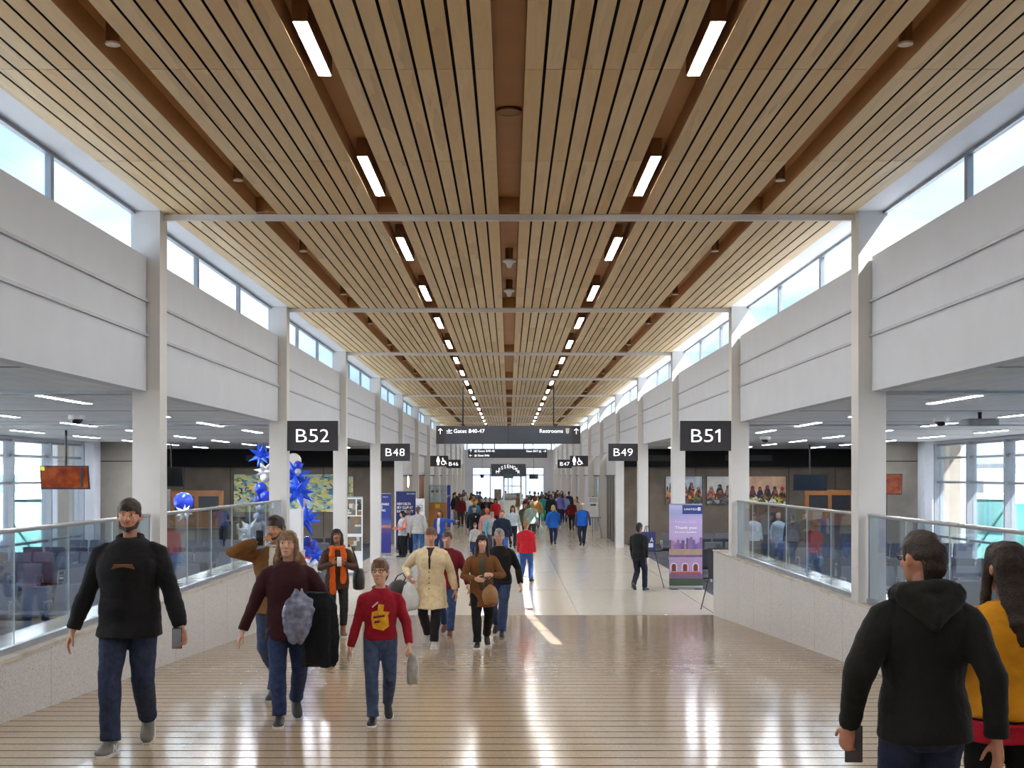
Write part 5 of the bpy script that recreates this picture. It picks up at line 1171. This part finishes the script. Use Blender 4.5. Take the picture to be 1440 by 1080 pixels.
# white letter on the shoe
for e in (-1,):
    hip, kn, an, pit = P['LJ'][e]; m = MB(); m.poly([(-.022, -.02), (-.012, -.02), (-.008, .005), (.006, -.02), (.016, -.02), (.022, .02), (.012, .02), (.008, -.004), (-.006, .02), (-.016, .02)], -.002, .002)
    sh_ = [c for c in COL.objects if c.parent == P['t'] and c.name.startswith('shoe')][0]; rot = Matrix.Rotation(R(72), 3, 'Z'); b2 = MB(); b2.add([rot @ (Vector(v) * 1.25) + an + V(.0465, -.04, -.028) for v in m.v], m.f); obj('shoe_letter', b2, M('#e4e2de', .5), sh_)
held('phone', 'dark phone in the hand of the man in the black sweatshirt', 'phone', P, 1, phone_mb(), M('#26272b', .2), (-.02, -.035, -.075), parts=(('screen', MB().rbox(-.032, .032, -.0062, -.005, -.07, .07, .003), M('#7f8894', .15)),))
P = person('woman in a dark maroon sweater and jeans carrying a coat, walking past the parapet', fx(405, 10.6), 10.6, 1.62, 10, '#c99a80', ('mid', '#7d6248'), ('#35161a', .44, 1.3), '#2c3a5c', '#2c2a2c', 'R', {-1: swing(-.02, .47, .24, sx=-1), 1: dict(w=(.11, -.17, .60), pole=(1, .6, -.3), curl=.8)}, 1.06, 1.12, 'fg', (-12, 12, 0), 1.02, True, extras=(collar('#3c1a1e', .016),), stride=.12)
def drape(w0, w1, d0, d1, hgt, folds, seed, lean=0.0):
    m = MB(); rs = []; n = 40
    for i in range(11):
        u = i / 10; z = -hgt * u; ww = lerp(w0, w1, u ** .7); dd = lerp(d0, d1, u ** .6); ring = []
        for k in range(n):
            a = 2 * math.pi * k / n; f = 1 + .13 * u ** .6 * math.cos(folds * a + seed + 1.5 * u) + .06 * u * math.cos((folds * 2 + 1) * a + seed * 2)
            q = .35 + .65 * min(1, u * 5 + .25) if i else .55
            ring.append((ww * q * f * math.cos(a) + lean * u, dd * q * f * math.sin(a), z + .03 * u * math.cos(3 * a + seed)))
        rs.append(ring)
    return m.rings(rs)
m = drape(.17, .14, .075, .085, .60, 6, .7, .03)
o = held('coat', 'black coat draped over the arm of the woman in maroon', 'coat', P, 1, m, cloth('#121317'), (.06, -.02, .16)); remesh(o, .011, 1, .012, 9, 1.0)
o = held('plastic_bag', 'grey translucent bag of papers held by the woman in maroon', 'bag', P, 1, MB().rings([[(w0 * math.cos(a) * (1 + .12 * math.cos(5 * a + z * 9)), d0 * math.sin(a) * (1 + .2 * math.cos(4 * a)), z + .02 * math.cos(3 * a)) for a in [2 * math.pi * k / 24 for k in range(24)]] for z, w0, d0 in ((-.33, .035, .02), (-.30, .07, .04), (-.2, .11, .055), (-.08, .125, .06), (0, .11, .05), (.06, .05, .03), (.1, .03, .02))]), M('#70748a', .25, var=.55, scale=11, bump=.3, name='grey_bag_film'), (-.10, -.14, .09)); remesh(o, .007, 1, .012, 16, 2.0)
P = person('man in a tan jacket holding a phone to his ear behind the maroon sweater', fx(388, 12.4), 12.4, 1.80, -8, '#b98666', ('short', '#2c221c'), ('#6f4a26', .47, 1.3), '#3a4660', '#3a3a3c', 'L', {-1: dict(w=(-.075, -.085, .865), pole=(-1, -.1, -.6), curl=1.0, n=(.9, .5, 0), s=(0, -.3, 1))}, 1.1, 1.08, 'fg', (-6, 4, 0), extras=(beard('#2c221c'), collar('#d0cfca', .012)), open_=('#c6c2b4', .62, .83, .03))
held('phone', 'phone held to the ear of the man in the tan jacket', 'phone', P, -1, phone_mb(), M('#1d1d20', .2), (.028, -.02, .035))
P = person('woman in a brown jacket with a bright orange scarf looking down at her phone', fx(474, 20.2), 20.2, 1.74, 12, '#9c6a4e', ('long', '#1c1613'), ('#4d372b', .45, 1.15), '#27282a', '#6a4a33', None, {-1: dict(w=(-.045, -.17, .70), pole=(-1, .5, -.7), curl=.8, n=(.3, .5, 1)), 1: dict(w=(.05, -.165, .69), pole=(1, .5, -.7), curl=.8, n=(-.3, .5, 1))}, 1.02, 1.0, 'fg', (-6, 22, 0), 1.0, True, extras=(scarf('#cc5a1e'),), cuff=.12, legw=.92)
held('phone', 'phone held in both hands by the woman with the orange scarf', 'phone', P, -1, phone_mb(), M('#e0dfe0', .2), (.085, -.1, .03))
w_ = world(P, V(.205 * 1.74, .06, .55 * 1.74)); m = MB(); m.rings([[(.1 * k * math.cos(a), .17 * k * math.sin(a), z) for a in [2 * math.pi * j / 18 for j in range(18)]] for z, k in ((-.2, .7), (-.18, .95), (-.05, 1.02), (.1, .85), (.14, .6))])
o = tag(obj('shoulder_bag', m, leather('#1d1b1b'), None, w_, R(12), smooth=True), 'black leather shoulder bag of the woman with the orange scarf', 'bag'); obj('strap', MB().tube([(0, -.13, .08), (-.05, -.1, .3), (-.115, -.03, .50), (-.05, .1, .3), (0, .13, .08)], .012, 6), leather('#1d1b1b'), o)
P = person('boy with glasses in a red long-sleeved shirt with a yellow print', fx(535, 10.6), 10.6, 1.36, 4, '#cfa084', ('short', '#6a4a34'), ('#8c1426', .50, 1.1), '#3c4a66', '#1c1c1e', 'R', {-1: swing(-.04, .475, .185, sx=-1), 1: dict(w=(.18, -.08, .50), curl=.9)}, .98, 1.0, 'fg', (-14, 8, 0), 1.16, extras=(glasses(), collar('#9a2030', .009), patch('yellow_print', M('#e3a51a', .75, var=.2, scale=30), [(-.045, .60), (.02, .585), (.055, .61), (.05, .68), (.06, .70), (.02, .705), (.025, .745), (-.01, .75), (-.015, .71), (-.05, .70), (-.055, .66)], .016), patch('dark_print', M('#6b1a1c', .75), [(-.04, .66), (.03, .672), (.028, .684), (-.042, .674)], .0215), patch('dark_print', M('#6b1a1c', .75), [(-.035, .63), (.0, .636), (-.004, .65), (-.035, .645)], .0215), patch('white_print', M('#c9b4b4', .75), [(-.05, .735), (-.015, .765), (-.01, .758), (-.045, .728)], .02)), stride=.12)
o = held('plastic_bag', 'small clear bag hanging from the hand of the boy in red', 'bag', P, 1, bag_mb(.05, .035, .27, 3), M('#a9a8a2', .3, var=.3, scale=16, bump=.3, name='clear_bag_film'), (.03, -.03, -.06))
P = person('woman in a long cream cardigan over a dark top carrying bags on her arm', fx(606, 18.2), 18.2, 1.75, -4, '#c08a70', ('bun', '#6b4c38'), ('#d8c49e', .335, 1.15, .10), '#1d1c1f', '#b9b4ae', 'L', {-1: dict(w=(-.165, -.09, .585), pole=(-1, .8, -.5), curl=.9), 1: swing(.02, .48, .20)}, 1.14, 1.22, 'fg', (4, -2, 0), 1.0, True, open_=('#3a2c2a', .66, .835, .042), extras=(), stride=.12, legw=.95)
m = MB()
for i in range(5): z = .635 - i * .045; w2 = V(.0, -(.078 * 1.22 + .02) * 1.75, z * 1.75 + P['dz']); m.ell(w2, (.012, .006, .012), 8, 6)
obj('buttons', m, M('#8a7355', .4), P['t'])
held('handbag', 'dark handbag hung on the forearm of the woman in the cream cardigan', 'bag', P, -1, bag_mb(.17, .09, .24, 5), leather('#2b2526'), (-.16, .0, -.03), parts=(('strap', MB().tube([(-.08, 0, -.05), (-.02, 0, .06), (.06, 0, .1), (.1, 0, .03), (.06, 0, -.05)], .01, 6), leather('#2b2526')),))
held('plastic_bag', 'white plastic carrier bag held by the woman in the cream cardigan', 'bag', P, -1, bag_mb(.13, .1, .40, 6), plastic, (.01, -.06, -.06))
P = person('young woman with dark bangs in a long brown cardigan and black trousers', fx(678, 18.2), 18.2, 1.64, 2, '#cf9f88', ('bangs', '#2a1b15'), ('#6f4726', .37, 1.05, .05), '#151417', '#222022', 'R', {-1: dict(w=(-.06, -.14, .62), pole=(-1, .4, -.8), curl=.6, n=(.4, 1, 0), s=(0, 0, 1)), 1: dict(w=(.085, -.15, .655), pole=(1, .5, -.8), curl=1.1)}, 1.0, 1.0, 'fg', (2, 8, 0), 1.02, True, open_=('#4d4a38', .5, .81, .05, 1), stride=.12, legw=1.02)
held('handbag', 'tan handbag with black handles on the arm of the woman with bangs', 'bag', P, 1, bag_mb(.11, .07, .27, 8), leather('#8a6138'), (-.03, -.06, -.14), parts=(('handle', MB().tube([(-.06, 0, -.04), (-.045, 0, .08), (0, 0, .13), (.045, 0, .08), (.06, 0, -.04)], .009, 6), leather('#161414')),))
P = person('grey haired man in a black sweater and jeans behind the woman with bangs', fx(702, 20.4), 20.4, 1.76, -6, '#b98a72', ('short', '#8d8a86'), ('#141416', .49, 1.15), '#2f3c5e', '#1f1c1c', 'L', {1: dict(w=(.205, -.05, .5), curl=.5)}, 1.08, 1.05, 'mid')
P = person('person in a maroon jacket and jeans walking behind the cream cardigan', fx(629, 20.6), 20.6, 1.72, -3, '#b98a72', ('short', '#5a4030'), ('#6b1c26', .46, 1.25), '#2f4066', '#6a3a28', 'L', {1: swing(-.04, .49, .2)}, 1.05, 1.05, 'mid')
P = person('person in a black quilted hooded jacket seen from behind, a phone in one hand', fx(1299, 5.0), 5.0, 1.585, 178, '#a8745c', ('crew', '#2a1f19'), ('#151513', .475, 1.5), '#1f2740', '#222222', 'R', {1: dict(w=(.185, -.01, .50), pole=(.6, 1, 0), curl=.9, n=(-.6, -.8, 0))}, 1.0, 1.15, 'fg', (24, 4, 0), 1.0, extras=(hood('#171714'), glasses()), stride=.10)
held('phone', 'dark phone in the hand of the person in the black quilted jacket', 'phone', P, 1, phone_mb(), M('#3a3a3f', .2), (-.03, -.05, -.08))
P2 = person('woman in a golden yellow top with a red hem seen from behind, long dark hair', fx(1415, 5.35), 5.35, 1.53, 172, '#b07c5e', ('long', '#241710'), ('#c4861a', .50, 1.3), '#121214', '#1c1c1c', 'L', {1: dict(w=(.2, -.06, .53), pole=(.6, 1, 0), curl=.7)}, 1.12, 1.1, 'fg', (22, 6, 0), 1.0, True, extras=(band('#a3182c', .455, .51, .022),), stride=.08)
m = drape(.09, .085, .06, .06, .55, 5, 2.2); o = held('coat', 'dark olive coat hanging from the arm of the woman in yellow', 'coat', P2, 1, m, cloth('#1b1c15'), (.0, -.03, .1)); remesh(o, .011, 1, .012, 8, 4.0)
# ---- the middle distance
def mid(label, px, Y, H, face, top, legs, hair, skin='#c2937a', **k):
    lod = k.pop('lod', 'mid'); return person(label, fx(px, Y), Y, H, face, skin, hair, top, legs, k.pop('shoes', '#2a2828'), k.pop('walk', None), k.pop('arms', None), k.pop('bw', 1.05), k.pop('bd', 1.05), lod, k.pop('head', (0, 4, 0)), **k)
P = mid('person in a red sweater and jeans walking away beside the strip of sunlight', 740, 34.2, 1.72, 165, ('#b3202c', .48, 1.2), '#2f4a80', ('short', '#8a6a44'), walk='R', stride=.14)
held('plastic_bag', 'pale blue bag carried by the walker in the red sweater', 'bag', P, 1, bag_mb(.12, .08, .34, 9), M('#a9cfe8', .35, var=.15, name='pale_blue_bag'), (0, 0, -.06))
mid('man in a black jacket walking in front of the small easel card', 899, 31.6, 1.74, 150, ('#1a1b1d', .47, 1.3), '#1c2033', ('crew', '#17130f'), walk='R', stride=.1, skin='#7d5a44')
mid('woman in a bright blue coat walking away down the hall', 778, 52.5, 1.68, 176, ('#1f5cb0', .43, 1.35, .12), '#243052', ('bob', '#b09a70'), walk='L', bw=1.15, stride=.09)
mid('man in a blue puffer vest and cream cap walking away', 819, 51.5, 1.78, 184, ('#1d5fc0', .48, 1.5, 0, '#4d4a66'), '#2c3246', ('crew', '#b0a48c'), walk='R', sleeve=False, hat=('#d6cbae', True), bw=1.15, stride=.08)
mid('woman with long dark hair in a maroon sweater walking away beside the blue vest', 804, 66, 1.66, 178, ('#6b1622', .5, 1.25), '#26262c', ('long', '#1c1210'), walk='L', stride=.09)
mid('woman in a grey vest with coral sleeves talking in the trio by the banners', 566, 44.6, 1.66, -60, ('#b4b9bd', .47, 1.3, 0, '#e2786a'), '#17171b', ('bob', '#15110f'), sleeve=False, arms={-1: dict(w=(-.1, -.15, .62), pole=(-1, .6, -.6)), 1: dict(w=(.1, -.15, .62), pole=(1, .6, -.6))})
mid('man in a light grey shirt facing out in the trio by the banners', 574.5, 45.6, 1.74, -12, ('#a9adb0', .48, 1.1), '#17171b', ('crew', '#3a2c22'), skin='#9a6a50', extras=(beard('#2c221c'),))
mid('man in a grey sweater and blue jeans with his back turned in the trio', 588, 44.2, 1.84, 170, ('#b2b1b0', .475, 1.25), '#3a5f96', ('crew', '#55504c'), bw=1.15)
P = mid('woman in a blue cardigan over white pointing with her arm', 619, 44.5, 1.70, -25, ('#2a50a8', .47, 1.2), '#2c4272', ('mid', '#4a2f22'), open_=('#e9e6e4', .5, .83, .05, 1), arms={1: dict(w=(.42, -.08, .78), pole=(0, .5, -1), curl=.1, n=(0, 0, -1))}, female=True)
m = MB(); m.rings([[(.12 * k * math.cos(a), .07 * k * math.sin(a), z) for a in [2 * math.pi * j / 14 for j in range(14)]] for z, k in ((0, .8), (.02, 1), (.26, .95), (.3, .5))]); o = tag(obj('tote_bag', m, leather('#1c1c20'), None, (fx(627, 43.6), 43.6, .55), 0, smooth=True), 'black tote bag at the side of the woman in the blue cardigan', 'bag'); obj('strap', MB().tube([(-.07, 0, .28), (-.03, 0, .5), (.03, 0, .5), (.07, 0, .28)], .01, 6), leather('#1c1c20'), o)
mid('man in a black long-sleeved shirt with a chest badge walking forward', 667, 48.0, 1.78, -6, ('#17181c', .48, 1.1), '#2c3656', ('crew', '#4a2a1e'), walk='R', extras=(patch('chest_badge', M('#cfd6d6', .6), [(.03, .74), (.055, .74), (.055, .77), (.03, .77)], .02),), stride=.1)
mid('child in a pale grey top walking in front of the black shirt man', 668, 44.2, 1.22, 2, ('#b9b8b6', .48, 1.1), '#2d3a60', ('short', '#6b5040'), hs=1.16, walk='L', stride=.1)
mid('man in a navy sweater and blue jeans walking forward in the centre', 706, 42.0, 1.78, 4, ('#1d2438', .48, 1.2), '#3a5fa0', ('crew', '#5a4a3c'), walk='R', bw=1.15, stride=.1)
mid('young woman in a pale blue top and dark jeans on the sunlight strip', 721, 50.2, 1.72, 2, ('#b6c2cc', .5, 1.1), '#20242e', ('long', '#3a281c'), walk='L', female=True, stride=.08)
mid('person in a camouflage jacket and dark cap', 738, 56, 1.74, 30, ('#5a5640', .47, 1.3), '#2e2c2a', ('crew', '#1c1815'), hat=('#1c1d20', True))
mid('older person in a sage grey jacket seen from behind', 747, 55, 1.76, 172, ('#8a9a92', .45, 1.4), '#3a3c40', ('short', '#8f8a76'), bw=1.2)
mid('bald man in a faded pink shirt in the middle of the crowd', 685, 47.0, 1.72, 4, ('#b58a8c', .48, 1.15), '#3a3d48', ('none', ''), skin='#a8664a', bw=1.15)
mid('person in a grey jacket with a turquoise sleeve beside the bald man', 692, 45.6, 1.60, 25, ('#9a9aa4', .48, 1.2, 0, '#2fb4c0'), '#383c4c', ('curly', '#8b8786'), sleeve=False)
# ---- the crowd further off
def far(label, px, Y, H, face, c1, c2, hair, skin='#b98a70', **k):
    return person(label, fx(px, Y), Y, H, face, skin, hair, (c1, .47, 1.2), c2, '#2a2828', k.pop('walk', None), k.pop('arms', None), k.pop('bw', 1.08), 1.05, 'far', **k)
far('tall man in a black jacket and grey trousers beside the display case', 639, 74, 1.9, 70, '#191a1e', '#6a6c70', ('crew', '#1a1512'))
far('man in a maroon shirt under an olive jacket walking forward', 648, 70, 1.82, -4, '#5f1c26', '#3a3630', ('short', '#3a2a20'), walk='R', stride=.08)
far('man in a teal blue shirt walking forward in the crowd', 667, 62, 1.75, 0, '#2a6a96', '#3a4458', ('crew', '#5a4030'), walk='L', bw=1.2, stride=.08)
far('person in a golden jacket and dark cap behind the teal shirt', 666, 74, 1.8, 0, '#d18f1c', '#2a2c30', ('crew', '#1c1815'), hat=('#1e1f24', True), bw=1.15)
far('older man in a white shirt beside the golden jacket', 658, 72, 1.74, 0, '#cfd2d2', '#4a4c50', ('short', '#b0aca6'))
far('person in a dark shirt with brown hair left of the two black coats', 677, 70, 1.72, 0, '#3a3328', '#26262a', ('short', '#4a3524'))
far('man in a black coat with a dark beard beside a bald man', 683, 68, 1.76, 0, '#16171a', '#26282c', ('crew', '#2a211b'))
far('bald man in a black coat in the crowd', 689, 68.5, 1.75, 0, '#1a1b20', '#2a2c34', ('none', ''), skin='#b97c66')
far('woman with long dark hair in a red top', 697, 66, 1.72, 0, '#a81f28', '#3a2226', ('long', '#241612'), female=True)
far('woman with dark skin in a brown top in the crowd', 684, 58, 1.66, 0, '#5a3a2e', '#2b2a2c', ('curly', '#17110e'), skin='#6b452f')
far('tan coated man in jeans walking away', 755, 68, 1.8, 180, '#a9814e', '#2c3552', ('crew', '#4a3a2a'), walk='R', stride=.08)
far('person in bright teal trousers and a teal top', 763.5, 79, 1.72, 178, '#2f8f96', '#1fa088', ('bob', '#6b4a34'), walk='L', stride=.08)
far('broad man in a charcoal jacket walking away', 775, 72, 1.84, 180, '#26272b', '#3a3c42', ('crew', '#4a3828'), walk='R', bw=1.2, stride=.08)
far('man in a lavender shirt walking away', 787, 76, 1.86, 180, '#6a6ab0', '#26305a', ('crew', '#5a3a2c'), walk='L', bw=1.12, stride=.08)
far('person in a light blue shirt beside the lavender shirt', 794.5, 77, 1.80, 180, '#8098cc', '#26305a', ('crew', '#a08a64'), walk='R', stride=.08)
far('fair haired person in a pale grey top by the far wall', 809, 70, 1.68, 200, '#b4bcc4', '#4a4a52', ('short', '#c0a878'))
far('person in dark red clothes in the orange restroom entry', 811, 72.4, 1.7, 60, '#7a1c1e', '#3a1c1c', ('crew', '#1c1412'), skin='#7a4c34')
far('person in a dark coat under the B47 sign lifting an arm', 800, 84, 1.84, 180, '#2c2c48', '#24242c', ('short', '#3a2c24'), arms={1: dict(w=(.2, -.1, .95), pole=(1, 0, 0))})
far('man in a black jersey with a white back panel', 769, 80, 1.8, 180, '#1b1b20', '#26262c', ('crew', '#3a2c20'), bw=1.2)
cl = ['#2a2c34', '#3c4a6a', '#5a2c34', '#1c1d21', '#6a6f78', '#3a5a58', '#7a5a3a', '#b0b4b8', '#44507a', '#2c3a2e']
cn = ['charcoal', 'slate blue', 'plum', 'black', 'grey', 'dark teal', 'tan', 'pale grey', 'denim blue', 'dark green']
spots = [(640, 96, 'beside the far column under the B46 sign'), (646, 88, 'behind the olive jacket'), (655, 90, 'behind the older white shirt'), (671, 96, 'by the dark window frame'), (675, 93, 'beside a companion at the far window'), (652, 100, 'deep in the crowd before the far window'), (745, 92, 'beyond the kiosk counter edge'), (752, 88, 'in the queue at the kiosk'), (757, 95, 'before the far window beside the kiosk'), (762, 98, 'far beyond the tan coat'), (767, 90, 'just behind the white back panel'), (772, 98, 'above the charcoal jacket'), (778, 93, 'far beyond the blue coat'), (781, 88, 'next to the lavender shirt'), (784, 98, 'far beyond the lavender shirt'), (790, 92, 'under the B47 sign'), (790, 99, 'near the far wall columns'), (741, 80, 'at the kiosk front'), (748, 74, 'behind the sage jacket'), (728, 84, 'in front of the white kiosk counter'), (711, 96, 'behind the kiosk machine'), (663, 84, 'between the golden jacket and the far wall')]
for i, (px, Y, where) in enumerate(spots):
    j = (i * 7 + 3) % 10; far('distant person in %s clothes %s' % (cn[j], where), px, Y, 1.64 + .022 * (i % 8), (0, 180, 20, 170, 90)[i % 5], cl[j], cl[(i * 3) % 10], (('short', 'long', 'crew', 'bob')[i % 4], ('#2a1f18', '#4a3526', '#17120f', '#7a6446')[(i * 5) % 4]), skin=('#c49678', '#8a5c44', '#b98a70')[i % 3])
# ---- people inside the lounges, seen through the glass
def lounge(label, px, Y, H, face, c1, c2, hair, **k): return person(label, fx(px, Y), Y, H, face, k.pop('skin', '#b98a70'), hair, (c1, .46, 1.2), c2, '#222222', None, k.pop('arms', None), 1.08, 1.05, 'far', **k)
lounge('person in a dark coat standing behind the glass railing by the balloons', 322, 40.0, 1.74, 175, '#1f2126', '#1c2033', ('short', '#2a2018'))
lounge('person in black standing close beside the dark coat behind the glass', 330, 40.6, 1.68, 185, '#16171b', '#23273a', ('bob', '#1c1512'))
lounge('woman in a white jacket and black trousers behind the glass railing', 341, 40.2, 1.68, 170, '#c9ccd0', '#1c1c20', ('long', '#2a1e18'))
lounge('person in a grey jacket at the lounge end by the glass corner', 364, 41.2, 1.72, 0, '#8a8e96', '#2a2e3c', ('short', '#4a3a2c'))
lounge('person in a white shirt behind the glass by the pink sky painting', 1060, 41.0, 1.70, 10, '#c6ced6', '#262a36', ('short', '#2a2018'))
lounge('older person in a grey top and pale trousers behind the glass', 1095, 40.6, 1.72, 20, '#a8b0b8', '#b4aca0', ('short', '#a8a098'))
lounge('person in a navy jacket with dark trousers in the group behind the glass', 1115, 39.6, 1.74, 175, '#23283e', '#1f243a', ('crew', '#1c1512'))
lounge('man in a black shirt standing last in the group behind the glass', 1131, 40.8, 1.78, 10, '#15161a', '#26283a', ('crew', '#1c1512'), arms={-1: dict(w=(-.08, -.16, .64)), 1: dict(w=(.08, -.16, .64))})
bake_all()
